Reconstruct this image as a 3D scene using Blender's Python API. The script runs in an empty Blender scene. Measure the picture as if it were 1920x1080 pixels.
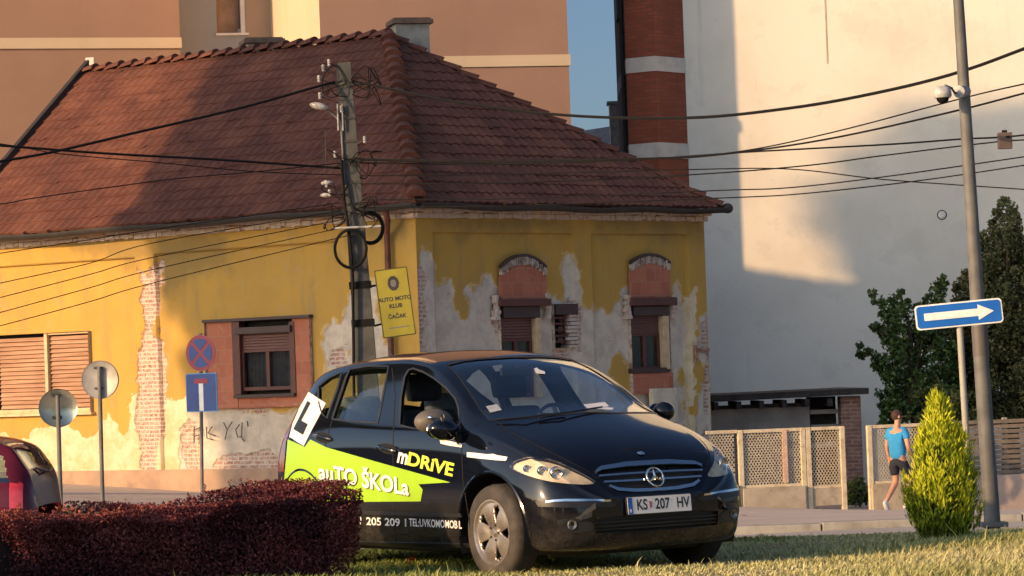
import bpy, bmesh, math, random
import numpy as np
from mathutils import Vector, Matrix
from mathutils.bvhtree import BVHTree
R = math.radians
sc = bpy.context.scene
COL = sc.collection
random.seed(7)
rng = np.random.default_rng(11)

# ---------------------------------------------------------------- camera
F_PX, HOR, ROLL, ZC = 6000.0, 700.0, math.atan(.036), 1.38      # focal length in photo pixels (1920 wide)
PIT = math.atan((HOR - 540) / F_PX * math.cos(ROLL))
CAMP = Vector((0, 0, ZC))
_f = Vector((0, math.cos(PIT), math.sin(PIT)))
_w = Vector((0, -math.sin(PIT), math.cos(PIT)))
_u = Vector((1, 0, 0))
_c, _s = math.cos(ROLL), math.sin(ROLL)
CX = _u * _c - _w * _s
CY = _u * _s + _w * _c
CZ = -_f
camd = bpy.data.cameras.new('camera')
camd.sensor_width = 36.0
camd.lens = F_PX / 1920 * 36.0
camd.clip_start = 0.5
camd.clip_end = 3000
cam = bpy.data.objects.new('camera', camd)
COL.objects.link(cam)
cam.matrix_world = Matrix(((CX.x, CY.x, CZ.x, CAMP.x), (CX.y, CY.y, CZ.y, CAMP.y), (CX.z, CY.z, CZ.z, CAMP.z), (0, 0, 0, 1)))
sc.camera = cam

# ---------------------------------------------------------------- light
SUN = Vector((-.78, -.55, .28)).normalized()                     # towards the sun
w = bpy.data.worlds.new("World")
sc.world = w
w.use_nodes = True
nt = w.node_tree
sky = nt.nodes.new('ShaderNodeTexSky')
sky.sky_type = 'NISHITA'
sky.sun_disc = False
sky.sun_elevation = math.asin(SUN.z)
sky.sun_rotation = math.atan2(SUN.x, SUN.y)
sky.air_density = .8
sky.ozone_density = 1.0
sky.dust_density = 1.6
# the side of the sky away from the low sun is deeper and darker
tcw = nt.nodes.new('ShaderNodeTexCoord'); dtw = nt.nodes.new('ShaderNodeVectorMath'); dtw.operation = 'DOT_PRODUCT'
dtw.inputs[1].default_value = (-SUN.x/math.hypot(SUN.x, SUN.y), -SUN.y/math.hypot(SUN.x, SUN.y), 0)
nt.links.new(tcw.outputs['Generated'], dtw.inputs[0])
mrw = nt.nodes.new('ShaderNodeMapRange'); mrw.interpolation_type = 'SMOOTHSTEP'; mrw.inputs[1].default_value = -.1; mrw.inputs[2].default_value = .6
nt.links.new(dtw.outputs['Value'], mrw.inputs[0])
mxw = nt.nodes.new('ShaderNodeMix'); mxw.data_type = 'RGBA'; mxw.blend_type = 'MULTIPLY'; mxw.inputs[7].default_value = (.27, .31, .38, 1)
nt.links.new(mrw.outputs[0], mxw.inputs[0]); nt.links.new(sky.outputs[0], mxw.inputs[6]); nt.links.new(mxw.outputs[2], nt.nodes['Background'].inputs[0])
nt.nodes['Background'].inputs[1].default_value = 0.15
sd = bpy.data.lights.new('sun', 'SUN')
sd.energy = 3.35
sd.angle = R(.9)
sd.color = (1.0, .615, .29)
so = bpy.data.objects.new('sun', sd)
COL.objects.link(so)
so.rotation_euler = SUN.to_track_quat('Z', 'Y').to_euler()
sc.view_settings.view_transform = 'Standard'
sc.view_settings.look = 'None'
sc.view_settings.gamma = 1
sc.view_settings.exposure = 0.82

# ---------------------------------------------------------------- helpers
def ray(px, py):
    return (CX * ((px - 960) / F_PX) + CY * ((540 - py) / F_PX) + _f).normalized()
def P(px, py, D):                                               # point of world depth y = D
    r = ray(px, py)
    return CAMP + r * (D / r.y)
def on_plane(px, py, o, n):
    r = ray(px, py)
    return CAMP + r * ((o - CAMP).dot(n) / r.dot(n))
def topx(p):
    d = Vector(p) - CAMP
    k = d.dot(_f)
    return 960 + d.dot(CX) / k * F_PX, 540 - d.dot(CY) / k * F_PX

def wm(o):
    if o.parent is None: return o.matrix_basis.copy()
    return wm(o.parent) @ o.matrix_parent_inverse @ o.matrix_basis
def obj(name, me, parent=None, M=None):
    """M is a world matrix; without it the mesh is in its parent's own frame"""
    o = bpy.data.objects.new(name, me)
    COL.objects.link(o)
    if M is not None:
        o.matrix_basis = M
    if parent is not None:
        o.parent = parent
        if M is not None:
            o.matrix_parent_inverse = wm(parent).inverted()
    return o
def tag(o, label, cat, group=None):
    o['label'] = label
    o['category'] = cat
    if group:
        o['group'] = group
    return o
def thing(name, label, cat, M=None, group=None):
    o = bpy.data.objects.new(name, None)
    o.empty_display_size = .2
    COL.objects.link(o)
    if M is not None:
        o.matrix_basis = M if isinstance(M, Matrix) else Matrix.Translation(M)
    return tag(o, label, cat, group)
def struct(o):
    o['kind'] = 'structure'
    return o

class MB:
    """collects geometry, then becomes one mesh object"""
    def __init__(s):
        s.v = []; s.f = []; s.smooth = False
    def add(s, vs, fs):
        n = len(s.v)
        s.v += [tuple(v) for v in vs]
        s.f += [tuple(i + n for i in f) for f in fs]
        return s
    def box(s, a, b, M=None):
        x0, y0, z0 = a; x1, y1, z1 = b
        vs = [Vector(p) for p in ((x0,y0,z0),(x1,y0,z0),(x1,y1,z0),(x0,y1,z0),(x0,y0,z1),(x1,y0,z1),(x1,y1,z1),(x0,y1,z1))]
        if M is not None: vs = [M @ v for v in vs]
        return s.add(vs, ((3,2,1,0),(4,5,6,7),(0,1,5,4),(1,2,6,5),(2,3,7,6),(3,0,4,7)))
    def tube(s, pts, r, n=8, cap=True):
        pts = [Vector(p) for p in pts]
        rs = r if isinstance(r, (list, tuple)) else [r] * len(pts)
        vs, fs = [], []
        t = (pts[1] - pts[0]).normalized()
        up = Vector((0, 0, 1)) if abs(t.z) < .9 else Vector((1, 0, 0))
        a = t.cross(up).normalized()
        for i, p in enumerate(pts):
            t = (pts[min(i+1, len(pts)-1)] - pts[max(i-1, 0)]).normalized()
            a = (a - t * a.dot(t)).normalized()
            b = t.cross(a)
            for k in range(n):
                th = 2 * math.pi * k / n
                vs.append(p + (a * math.cos(th) + b * math.sin(th)) * rs[i])
        for i in range(len(pts) - 1):
            for k in range(n):
                fs.append((i*n+k, i*n+(k+1) % n, (i+1)*n+(k+1) % n, (i+1)*n+k))
        if cap:
            fs.append(tuple(range(n))[::-1]); fs.append(tuple((len(pts)-1)*n + k for k in range(n)))
        return s.add(vs, fs)
    def prism(s, poly, y0, y1, M=None):
        """poly of (x,z), extruded in y"""
        n = len(poly)
        vs = [Vector((x, y0, z)) for x, z in poly] + [Vector((x, y1, z)) for x, z in poly]
        if M is not None: vs = [M @ v for v in vs]
        return s.add(vs, [tuple(range(n)), tuple(range(2*n-1, n-1, -1))] + [(i, i+n, (i+1) % n+n, (i+1) % n) for i in range(n)])
    def lathe(s, prof, n=32, M=None):
        """prof of (r, y) about the y axis"""
        vs, fs = [], []
        for r, y in prof:
            for k in range(n):
                t = 2 * math.pi * k / n
                v = Vector((r * math.cos(t), y, r * math.sin(t)))
                vs.append(M @ v if M is not None else v)
        for i in range(len(prof) - 1):
            for k in range(n):
                fs.append((i*n+k, i*n+(k+1) % n, (i+1)*n+(k+1) % n, (i+1)*n+k))
        return s.add(vs, fs)
    def mesh(s, name, mat, smooth=None, bevel=0, fixn=True, ang=40):
        me = bpy.data.meshes.new(name)
        me.from_pydata(s.v, [], s.f)
        if mat: me.materials.append(mat)
        bm = bmesh.new(); bm.from_mesh(me)
        if fixn: bmesh.ops.recalc_face_normals(bm, faces=bm.faces)
        if bevel:
            es = [e for e in bm.edges if len(e.link_faces) == 2 and e.calc_face_angle(0) > .6]
            bmesh.ops.bevel(bm, geom=es, offset=bevel, segments=2, affect='EDGES', profile=.6)
        bm.to_mesh(me); bm.free()
        if smooth if smooth is not None else s.smooth:
            me.polygons.foreach_set('use_smooth', [True] * len(me.polygons))
            me.set_sharp_from_angle(angle=R(ang))
        return me
    def build(s, name, mat, parent=None, M=None, **k):
        return obj(name, s.mesh(name, mat, **k), parent, M)

def ball(mb, c, r, M=None, n=14, m=8):
    """ellipsoid, r = (rx, ry, rz)"""
    vs, fs = [], []
    for i in range(m + 1):
        ph = math.pi * i / m
        for k in range(n):
            t = 2 * math.pi * k / n
            v = Vector((c[0] + r[0]*math.sin(ph)*math.cos(t), c[1] + r[1]*math.sin(ph)*math.sin(t), c[2] + r[2]*math.cos(ph)))
            vs.append(M @ v if M is not None else v)
    for i in range(m):
        for k in range(n):
            fs.append((i*n+k, (i+1)*n+k, (i+1)*n+(k+1) % n, i*n+(k+1) % n))
    mb.add(vs, fs)

def np_mesh(name, V, Fq, mat, attrs=None, smooth=False):
    """V (N,3), Fq (M,k) all faces with k corners"""
    me = bpy.data.meshes.new(name)
    V = np.asarray(V, np.float32); Fq = np.asarray(Fq, np.int32)
    me.vertices.add(len(V)); me.vertices.foreach_set('co', V.ravel())
    k = Fq.shape[1]
    me.loops.add(Fq.size); me.loops.foreach_set('vertex_index', Fq.ravel())
    me.polygons.add(len(Fq)); me.polygons.foreach_set('loop_start', np.arange(len(Fq), dtype=np.int32) * k)
    me.polygons.foreach_set('loop_total', np.full(len(Fq), k, np.int32))
    if smooth: me.polygons.foreach_set('use_smooth', [True] * len(Fq))
    for nm, a in (attrs or {}).items():
        at = me.attributes.new(nm, 'FLOAT', 'POINT')
        at.data.foreach_set('value', np.asarray(a, np.float32))
    me.update(calc_edges=True)
    if mat: me.materials.append(mat)
    return me

def leaf_mesh(name, C, A, N, L, W, mat, fold=.25, tone=None):
    """leaves: C centres, A long axes, N normals, L lengths, W widths: two folded quads-ish (4 tris) each"""
    C, A, N = (np.asarray(a, float) for a in (C, A, N))
    A /= np.linalg.norm(A, axis=1)[:, None] + 1e-9
    N = N - A * (A * N).sum(1)[:, None]
    N /= np.linalg.norm(N, axis=1)[:, None] + 1e-9
    B = np.cross(A, N)
    n = len(C)
    L = np.broadcast_to(L, n)[:, None]; W = np.broadcast_to(W, n)[:, None]
    V = np.stack([C - A*L*.5, C + B*W*.5 + N*W*fold - A*L*.08, C + A*L*.5, C - B*W*.5 + N*W*fold - A*L*.08, C + A*L*.05], 1).reshape(-1, 3)
    i = np.arange(n)[:, None] * 5
    Fq = np.concatenate([i + np.array([[0, 1, 4]]), i + np.array([[1, 2, 4]]), i + np.array([[2, 3, 4]]), i + np.array([[3, 0, 4]])], 1).reshape(-1, 3)
    if tone is None: tone = rng.random(n)
    return np_mesh(name, V, Fq, mat, {'tone': np.repeat(tone, 5)})

# ---------------------------------------------------------------- materials
def lin(c):                                                      # '#rrggbb' as seen -> linear
    c = c.lstrip('#')
    return tuple(((int(c[i:i+2], 16) / 255 + .055) / 1.055) ** 2.4 if int(c[i:i+2], 16) > 10 else int(c[i:i+2], 16) / 255 / 12.92 for i in (0, 2, 4)) + (1,)
class NT:
    def __init__(s, name):
        s.m = bpy.data.materials.new(name); s.m.use_nodes = True
        s.t = s.m.node_tree; s.b = s.t.nodes['Principled BSDF']; s.out = s.t.nodes['Material Output']
        s._co = None
    def n(s, typ, **k):
        nd = s.t.nodes.new('ShaderNode' + typ)
        for a, v in k.items():
            if a.startswith('i_'):
                key = a[2:]; key = int(key) if key.isdigit() else key.replace('_', ' ')
                if isinstance(v, bpy.types.NodeSocket): s.t.links.new(v, nd.inputs[key])
                else: nd.inputs[key].default_value = v
            else: setattr(nd, a, v)
        return nd
    def co(s, scale=(1, 1, 1), kind='Object', loc=(0, 0, 0), rot=(0, 0, 0)):
        if s._co is None: s._co = s.n('TexCoord')
        mp = s.n('Mapping'); mp.inputs['Scale'].default_value = scale; mp.inputs['Location'].default_value = loc; mp.inputs['Rotation'].default_value = rot
        s.t.links.new(s._co.outputs[kind], mp.inputs[0])
        return mp.outputs[0]
    def noise(s, scale, detail=4, rough=.6, v=None, dist=0):
        nd = s.n('TexNoise', i_Scale=scale, i_Detail=detail, i_Roughness=rough, i_Distortion=dist)
        s.t.links.new(v if v is not None else s.co(), nd.inputs['Vector'])
        return nd.outputs['Fac']
    def ramp(s, f, a, b, c0=0.0, c1=1.0):
        nd = s.n('MapRange', i_0=f, i_1=a, i_2=b, i_3=c0, i_4=c1); nd.clamp = True; nd.interpolation_type = 'SMOOTHSTEP'
        return nd.outputs[0]
    def mix(s, f, a, b, mode='MIX'):
        nd = s.n('Mix', data_type='RGBA', blend_type=mode)
        for i, v in ((0, f), (6, a), (7, b)):
            if isinstance(v, bpy.types.NodeSocket): s.t.links.new(v, nd.inputs[i])
            else: nd.inputs[i].default_value = v
        return nd.outputs[2]
    def math(s, op, a, b=0.0, c=0.0):
        return s.n('Math', operation=op, i_0=a, i_1=b, i_2=c).outputs[0]
    def attr(s, name):
        return s.n('Attribute', attribute_name=name).outputs['Fac']
    def set(s, **k):
        for a, v in k.items():
            key = a.replace('_', ' ')
            if isinstance(v, bpy.types.NodeSocket): s.t.links.new(v, s.b.inputs[key])
            else: s.b.inputs[key].default_value = v
        return s
    def bump(s, h, dist=.01, strength=.6):
        nd = s.n('Bump', i_Height=h, i_Distance=dist, i_Strength=strength)
        s.t.links.new(nd.outputs[0], s.b.inputs['Normal'])
        return s
def rgb(r, g, b): return (r, g, b, 1)
def vary(c, k): return tuple(min(1, x * k) for x in c[:3]) + (1,)

def pm(name, c, c2=None, scale=6, rough=.7, metal=0, bump=0, bscale=None, spec=.5, coat=0, detail=5, dirt=None):
    t = NT(name)
    c2 = c2 or vary(c, .75)
    f = t.ramp(t.noise(scale, detail), .35, .68)
    col = t.mix(f, c, c2)
    if dirt:
        col = t.mix(t.ramp(t.noise(dirt[0], 6, .7), .5, .72, 0, dirt[2]), col, dirt[1])
    t.set(Base_Color=col, Roughness=rough, Metallic=metal)
    t.b.inputs['Specular IOR Level'].default_value = spec
    if coat: t.set(Coat_Weight=coat, Coat_Roughness=.03)
    if bump: t.bump(t.noise(bscale or scale * 6, 4), bump)
    return t.m
def glass_mat(name, tint, op, rough=.02):
    t = NT(name)
    t.t.nodes.remove(t.b)
    tr = t.n('BsdfTransparent'); tr.inputs[0].default_value = tint
    gl = t.n('BsdfGlossy'); gl.inputs['Roughness'].default_value = rough; gl.inputs[0].default_value = rgb(1, 1, 1)
    lw = t.n('LayerWeight', i_Blend=.5)
    f = t.math('MULTIPLY_ADD', t.math('POWER', lw.outputs['Facing'], 4.0), op[0], op[1]+.03)
    mx = t.n('MixShader'); t.t.links.new(f, mx.inputs[0]); t.t.links.new(tr.outputs[0], mx.inputs[1]); t.t.links.new(gl.outputs[0], mx.inputs[2])
    t.t.links.new(mx.outputs[0], t.out.inputs[0])
    return t.m
def frame_from(c, e, up):                                        # x=e, z=up, y away from viewer
    e = e.normalized(); up = (up-e*up.dot(e)).normalized(); n_ = up.cross(e)
    return Matrix(((e.x, n_.x, up.x, c.x), (e.y, n_.y, up.y, c.y), (e.z, n_.z, up.z, c.z), (0, 0, 0, 1)))
def rrect(w_, h_, r, n=5):
    out = []
    for cx, cz, a0 in ((w_/2-r, h_/2-r, 0), (-w_/2+r, h_/2-r, 90), (-w_/2+r, -h_/2+r, 180), (w_/2-r, -h_/2+r, 270)):
        out += [(cx+r*math.cos(R(a0+90*i/n)), cz+r*math.sin(R(a0+90*i/n))) for i in range(n+1)]
    return out
def text_mesh(s, size, font_shear=0, bold=0.0, extrude=0.0, space=1.0, sx=1.0):
    cu = bpy.data.curves.new('t', 'FONT'); cu.body = s; cu.size = size; cu.shear = font_shear; cu.offset = bold; cu.extrude = extrude; cu.space_character = space
    cu.align_x = 'CENTER'; cu.align_y = 'CENTER'; cu.resolution_u = 4
    o = bpy.data.objects.new('t', cu); COL.objects.link(o)
    bpy.context.view_layer.update()
    me = bpy.data.meshes.new_from_object(o.evaluated_get(bpy.context.evaluated_depsgraph_get()))
    bpy.data.objects.remove(o); bpy.data.curves.remove(cu)
    vs = [(v.co.x*sx, v.co.y, v.co.z) for v in me.vertices]; fs = [tuple(p.vertices) for p in me.polygons]
    bpy.data.meshes.remove(me)
    return vs, fs
def sign_text(s, size, x, z, mat, parent, M, name='lettering', y=-.006, **k):
    vs, fs = text_mesh(s, size, **k); mb = MB()
    mb.add([(v[0]+x, y, v[1]+z) for v in vs], fs)
    return mb.build(name, mat, parent, M, fixn=False)
def pole(mb, p, q_, r): mb.tube([p, q_], r, 10)

# ---------------------------------------------------------------- ground
def smooth(t):
    t = np.clip(t, 0, 1); return t*t*(3-2*t)
def zroad(x): return -.33 + .012*x
def ground(x, y):
    x = np.asarray(x, float); y = np.asarray(y, float)
    xc = np.clip(x, -14, 16)
    edge = 25.6
    lawn = .03*np.sin(x*1.3+y*.9)*np.sin(y*.7) * smooth((26-y)/3)*smooth((y-23.5)/1.5) + .075*smooth((21.35-y)/.5)
    z = lawn + (zroad(xc) - lawn) * smooth((y-edge)/.6)
    far = -.93 - .063*np.clip(xc, -10, 9)
    t = np.clip((y-32.0)/26, 0, 1)
    pv = (zroad(xc)+.05)*(1-t) + far*t
    return np.where(y > 32, pv, z)
def gz(x, y): return float(ground(x, y))

def tex_grass():
    t = NT('lawn_soil')
    n = t.noise(2.2, 6, .7); n2 = t.noise(30, 5, .7)
    c = t.mix(t.ramp(n, .4, .62), rgb(.30, .26, .15), rgb(.17, .18, .08))
    c = t.mix(t.ramp(n2, .35, .65), c, rgb(.28, .21, .10))
    t.set(Base_Color=c, Roughness=.95); t.bump(n2, .03)
    return t.m
M_SOIL = tex_grass()
def tex_road(name, a, b, cr):
    t = NT(name)
    n = t.noise(.5, 5, .65); n2 = t.noise(60, 3, .6)
    c = t.mix(t.ramp(n, .35, .65), a, b)
    c = t.mix(t.math('MULTIPLY', n2, .35), c, rgb(.30, .27, .24))
    vo = t.n('TexVoronoi', feature='DISTANCE_TO_EDGE', i_Scale=.35)
    t.t.links.new(t.co(), vo.inputs['Vector'])
    ck = t.ramp(vo.outputs[0], .0, .012, cr, 0)
    c = t.mix(ck, c, rgb(.03, .028, .025))
    t.set(Base_Color=c, Roughness=.85); t.bump(n2, .006)
    return t.m
M_ROAD = tex_road('asphalt', rgb(.28, .26, .25), rgb(.36, .33, .31), .8)
M_PAVE = tex_road('old_pavement', rgb(.40, .33, .29), rgb(.48, .40, .35), .5)
M_CONC = pm('weathered_concrete', rgb(.30, .29, .26), rgb(.20, .19, .17), 3, .9, bump=.006, dirt=(1.2, rgb(.10, .09, .08), .6))

def sheet(name, xs, ys, mat, dz=0.0, zf=None):
    X, Y = np.meshgrid(xs, ys)
    Z = (zf or ground)(X, Y) + dz
    V = np.stack([X, Y, Z], -1).reshape(-1, 3)
    nx, ny = len(xs), len(ys)
    i = np.arange(ny-1)[:, None]*nx + np.arange(nx-1)[None]
    F = np.stack([i, i+1, i+nx+1, i+nx], -1).reshape(-1, 4)
    return struct(obj(name, np_mesh(name, V, F, mat, smooth=True)))
def spaced(a, b, st): return np.linspace(a, b, int(round((b-a)/st))+1)
far_x = [-900, -300, -120, -60]; 
XS = np.concatenate([far_x, spaced(-30, 30, .5), [60, 120, 300, 900]])
sheet('lawn_ground', XS, np.concatenate([[-300, -60, 0, 10], spaced(16, 27, .25)]), M_SOIL)
sheet('road', XS, spaced(27, 32, .5), M_ROAD)
sheet('pavement', XS, spaced(32.02, 62, 1.0), M_PAVE)
sheet('ground', XS, np.array([62, 70, 90, 120, 300, 900, 2600.]), pm('earth', rgb(.12, .11, .07), rgb(.08, .09, .05), .5, .95), -.006)
k = MB()
x = -30.0
while x < 30:
    a, b = x, x+.985
    k.box((a, 31.86, zroad(np.clip(a, -14, 16))-.1), (b, 32.02, zroad(np.clip(a, -14, 16))+.085)); x += 1.0
struct(k.build('kerb', M_CONC, bevel=.012))

# grass blades
def grass_mat():
    t = NT('grass_blades')
    a = t.attr('tone')
    nd = t.n('ValToRGB'); t.t.links.new(a, nd.inputs[0])
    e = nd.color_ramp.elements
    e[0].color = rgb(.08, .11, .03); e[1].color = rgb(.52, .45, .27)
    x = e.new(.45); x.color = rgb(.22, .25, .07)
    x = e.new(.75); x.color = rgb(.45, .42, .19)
    t.set(Base_Color=nd.outputs[0], Roughness=.7)
    t.b.inputs['Specular IOR Level'].default_value = .2
    return t.m
M_GRASS = grass_mat()
def fbm(x, y, s, seed=0):
    r = np.random.default_rng(seed); out = 0
    for o in range(3):
        k = s * 2**o
        ph = r.random((6, 3))*6.28
        for p in ph:
            out = out + np.sin(x*k*math.cos(p[0])+y*k*math.sin(p[0])*1.3+p[1]) / (6**.5 * 2**o)
    return out
def make_grass():
    n = 175000
    y = 18.3 + rng.random(n)**.85*7.5
    x = (rng.random(n)*2-1)*(y*.165+.3)
    dens = fbm(x, y, 1.6, 3)
    k = rng.random(n) < np.clip(.72+.3*dens, .25, 1)
    x, y = x[k], y[k]; n = len(x)
    z = ground(x, y)
    patch = fbm(x, y, 1.1, 5)
    dry = fbm(x, y, .55, 9)
    h = (.028+.036*rng.random(n)**2)*(1+.45*np.clip(patch, -1, 1.4))
    tall = rng.random(n) < .006
    h = np.where(tall, h*2.0, h)
    rim = np.exp(-((y-25.9)/.5)**2)
    h = h*(1-.45*rim)
    th = rng.random(n)*6.283; ln = .35+.8*rng.random(n)
    d = np.stack([np.cos(th), np.sin(th)], -1)
    wdt = .0035+.0045*rng.random(n)
    px = -d[:, 1]*wdt; py = d[:, 0]*wdt
    b = np.stack([x, y, z-.01], -1)
    side = np.stack([px, py, 0*px], -1)
    mid = b+np.stack([d[:, 0]*h*ln*.3, d[:, 1]*h*ln*.3, h*.62], -1)
    tip = b+np.stack([d[:, 0]*h*ln, d[:, 1]*h*ln, h], -1)
    V = np.stack([b-side, b+side, mid+side*.7, mid-side*.7, tip], 1).reshape(-1, 3)
    i = np.arange(n)[:, None]*5
    F = np.concatenate([i+np.array([[0, 1, 2]]), i+np.array([[0, 2, 3]]), i+np.array([[3, 2, 4]])], 1).reshape(-1, 3)
    tone = np.clip(.47 - .12*patch + .12*dry + .085*x + .22*(rng.random(n)-.5) - .18*np.exp(-((y-24.9)/1.3)**2), 0, 1)  # last term lowers the grass colour along the shaded strip beyond the car
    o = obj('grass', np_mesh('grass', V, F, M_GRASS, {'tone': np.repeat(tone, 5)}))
    o['kind'] = 'stuff'; o['label'] = 'short patchy grass, green to straw coloured'; o['category'] = 'grass'
make_grass()
# ---------------------------------------------------------------- the old yellow corner house
class Frame:
    """vertical plane: x to the right along the wall, y into it, z = world height"""
    def __init__(s, o, e):
        s.e = Vector((e[0], e[1], 0)).normalized(); s.i = Vector((-s.e.y, s.e.x, 0)); s.o = Vector((o[0], o[1], 0))
        s.M = Matrix(((s.e.x, s.i.x, 0, s.o.x), (s.e.y, s.i.y, 0, s.o.y), (0, 0, 1, 0), (0, 0, 0, 1)))
    def L(s, px, py, d=0.0):
        q = on_plane(px, py, s.o + s.i*d, s.i)
        return (q - s.o).dot(s.e), q.z
    def W(s, x, z, y=0.0): return s.o + s.e*x + s.i*y + Vector((0, 0, z))
    def rect(s, x0, y0, x1, y1, d=0.0):
        """photo box -> s0, s1, z0, z1 measured along its middle lines"""
        xm, ym = (x0+x1)/2, (y0+y1)/2
        return s.L(x0, ym, d)[0], s.L(x1, ym, d)[0], s.L(xm, y1, d)[1], s.L(xm, y0, d)[1]
def sdf(px, pz, poly):
    poly = np.array(poly, float); n = len(poly)
    d = np.full(px.shape, 1e9); ins = np.zeros(px.shape, bool)
    for i in range(n):
        ax, az = poly[i]; bx, bz = poly[(i+1) % n]
        ex, ez = bx-ax, bz-az
        t = np.clip(((px-ax)*ex+(pz-az)*ez)/(ex*ex+ez*ez+1e-12), 0, 1)
        d = np.minimum(d, np.hypot(px-ax-t*ex, pz-az-t*ez))
        c = (az > pz) != (bz > pz)
        with np.errstate(divide='ignore', invalid='ignore'):
            ins ^= c & (px < ex*(pz-az)/(bz-az if bz != az else 1e-9)+ax)
    return np.where(ins, d, -d)
def vnoise(x, z, s, seed=0, octv=4):
    out = 0; amp = 1; tot = 0
    for o in range(octv):
        r = np.random.default_rng(seed*17+o).random((64, 64)); X = x*s*2**o+o*7.3; Z = z*s*2**o+o*3.1
        i = np.floor(X).astype(int); j = np.floor(Z).astype(int); fx, fz = X-i, Z-j; fx = fx*fx*(3-2*fx); fz = fz*fz*(3-2*fz)
        g = lambda a, b: r[a % 64, b % 64]
        out = out+amp*((g(i, j)*(1-fx)+g(i+1, j)*fx)*(1-fz)+(g(i, j+1)*(1-fx)+g(i+1, j+1)*fx)*fz); tot += amp; amp *= .55
    return out/tot-.5
def wall_mesh(name, fr, s0, s1, z0, z1, holes, mat, polys=None, recess=(), step=.032, flare=None, rd=.08):
    xs = set(np.round(np.arange(s0, s1, step), 4)) | {s0, s1}; zs = set(np.round(np.arange(z0, z1, step), 4)) | {z0, z1}
    for a, b, c, d in holes: xs |= {a, b}; zs |= {c, d}
    for a, b, c, d in recess: xs |= {a, a+.006, b, b-.006}; zs |= {c, c+.006, d, d-.006}
    def clean(q, keep):
        q = sorted(q); out = [q[0]]
        for v in q[1:]:
            if v-out[-1] < .012 and v not in keep:
                continue
            if v-out[-1] < .012 and out[-1] not in keep: out[-1] = v
            else: out.append(v)
        return np.array(out)
    kx = {v for h in holes for v in h[:2]} | {v+o for h in recess for v, o in ((h[0], 0), (h[0], .006), (h[1], 0), (h[1], -.006))} | {s0, s1}
    kz = {v for h in holes for v in h[2:]} | {v+o for h in recess for v, o in ((h[2], 0), (h[2], .006), (h[3], 0), (h[3], -.006))} | {z0, z1}
    xs, zs = clean(xs, kx), clean(zs, kz)
    X, Z = np.meshgrid(xs, zs)
    Y = np.zeros_like(X)
    for a, b, c, d in recess:
        Y = np.where((X > a+.003) & (X < b-.003) & (Z > c+.003) & (Z < d-.003), rd, Y)
    V = np.stack([X, Y, Z], -1).reshape(-1, 3)
    nx = len(xs)
    i = np.arange(len(zs)-1)[:, None]*nx + np.arange(nx-1)[None]
    cx = (xs[:-1]+xs[1:])/2; cz = (zs[:-1]+zs[1:])/2
    CXm, CZm = np.meshgrid(cx, cz)
    ok = np.ones(CXm.shape, bool)
    for a, b, c, d in holes: ok &= ~((CXm > a) & (CXm < b) & (CZm > c) & (CZm < d))
    F = np.stack([i, i+1, i+nx+1, i+nx], -1)[ok]
    at = {}
    for nm, pls in (polys or {}).items():
        a = np.full(V.shape[0], -3.0)
        for pl in pls: a = np.maximum(a, sdf(V[:, 0], V[:, 2], [fr.L(*p) for p in pl]))
        at[nm] = a+.55*vnoise(V[:, 0], V[:, 2], 1.6, len(nm))+.24*vnoise(V[:, 0], V[:, 2], 7, 3)+.10*vnoise(V[:, 0], V[:, 2], 21, 5, 2)
    if at:
        near = np.ones(len(V)); 
        for h in holes: near *= 1-(V[:, 0] > h[0]-.03)*(V[:, 0] < h[1]+.03)*(V[:, 2] > h[2]-.03)*(V[:, 2] < h[3]+.03)
        sm_ = lambda a: np.clip(a/.05, 0, 1)
        V[:, 1] += near*(.018*sm_(at['grey']+.01)*(1-sm_(at['brick']))+.034*sm_(at['brick']+.01)+.008*sm_(at['cream'])+.012*vnoise(V[:, 0], V[:, 2], 12, 9)*sm_(np.maximum(at['grey'], at['brick'])))
    return np_mesh(name, V, F, mat, at)
def reveal(mb, a, b, c, d, dep, y0=0.0):
    mb.add([(a, y0, c), (b, y0, c), (b, y0, d), (a, y0, d), (a, dep, c), (b, dep, c), (b, dep, d), (a, dep, d)],
           [(0, 1, 5, 4), (1, 2, 6, 5), (2, 3, 7, 6), (3, 0, 4, 7)])

def brick_nodes(t, c1, c2, mortar, bw=.25, rh=.075, ms=.012, off=(0, 0, 0)):
    v = t.co(loc=off)
    sx = t.n('SeparateXYZ'); t.t.links.new(v, sx.inputs[0])
    cb = t.n('CombineXYZ'); t.t.links.new(sx.outputs[0], cb.inputs[0]); t.t.links.new(sx.outputs[2], cb.inputs[1])
    nz = t.n('TexNoise', i_Scale=9.0, i_Detail=3.0); t.t.links.new(v, nz.inputs['Vector'])
    vm = t.n('VectorMath', operation='MULTIPLY_ADD'); t.t.links.new(nz.outputs['Color'], vm.inputs[0]); vm.inputs[1].default_value = (.03, .03, 0)
    t.t.links.new(cb.outputs[0], vm.inputs[2])
    br = t.n('TexBrick', i_Scale=1.0); br.inputs['Mortar Size'].default_value = ms; br.inputs['Brick Width'].default_value = bw
    br.inputs['Row Height'].default_value = rh; br.inputs['Bias'].default_value = 0
    br.inputs['Color1'].default_value = c1; br.inputs['Color2'].default_value = c2; br.inputs['Mortar'].default_value = mortar
    t.t.links.new(vm.outputs[0], br.inputs['Vector'])
    return br.outputs['Color'], br.outputs['Fac']
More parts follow.
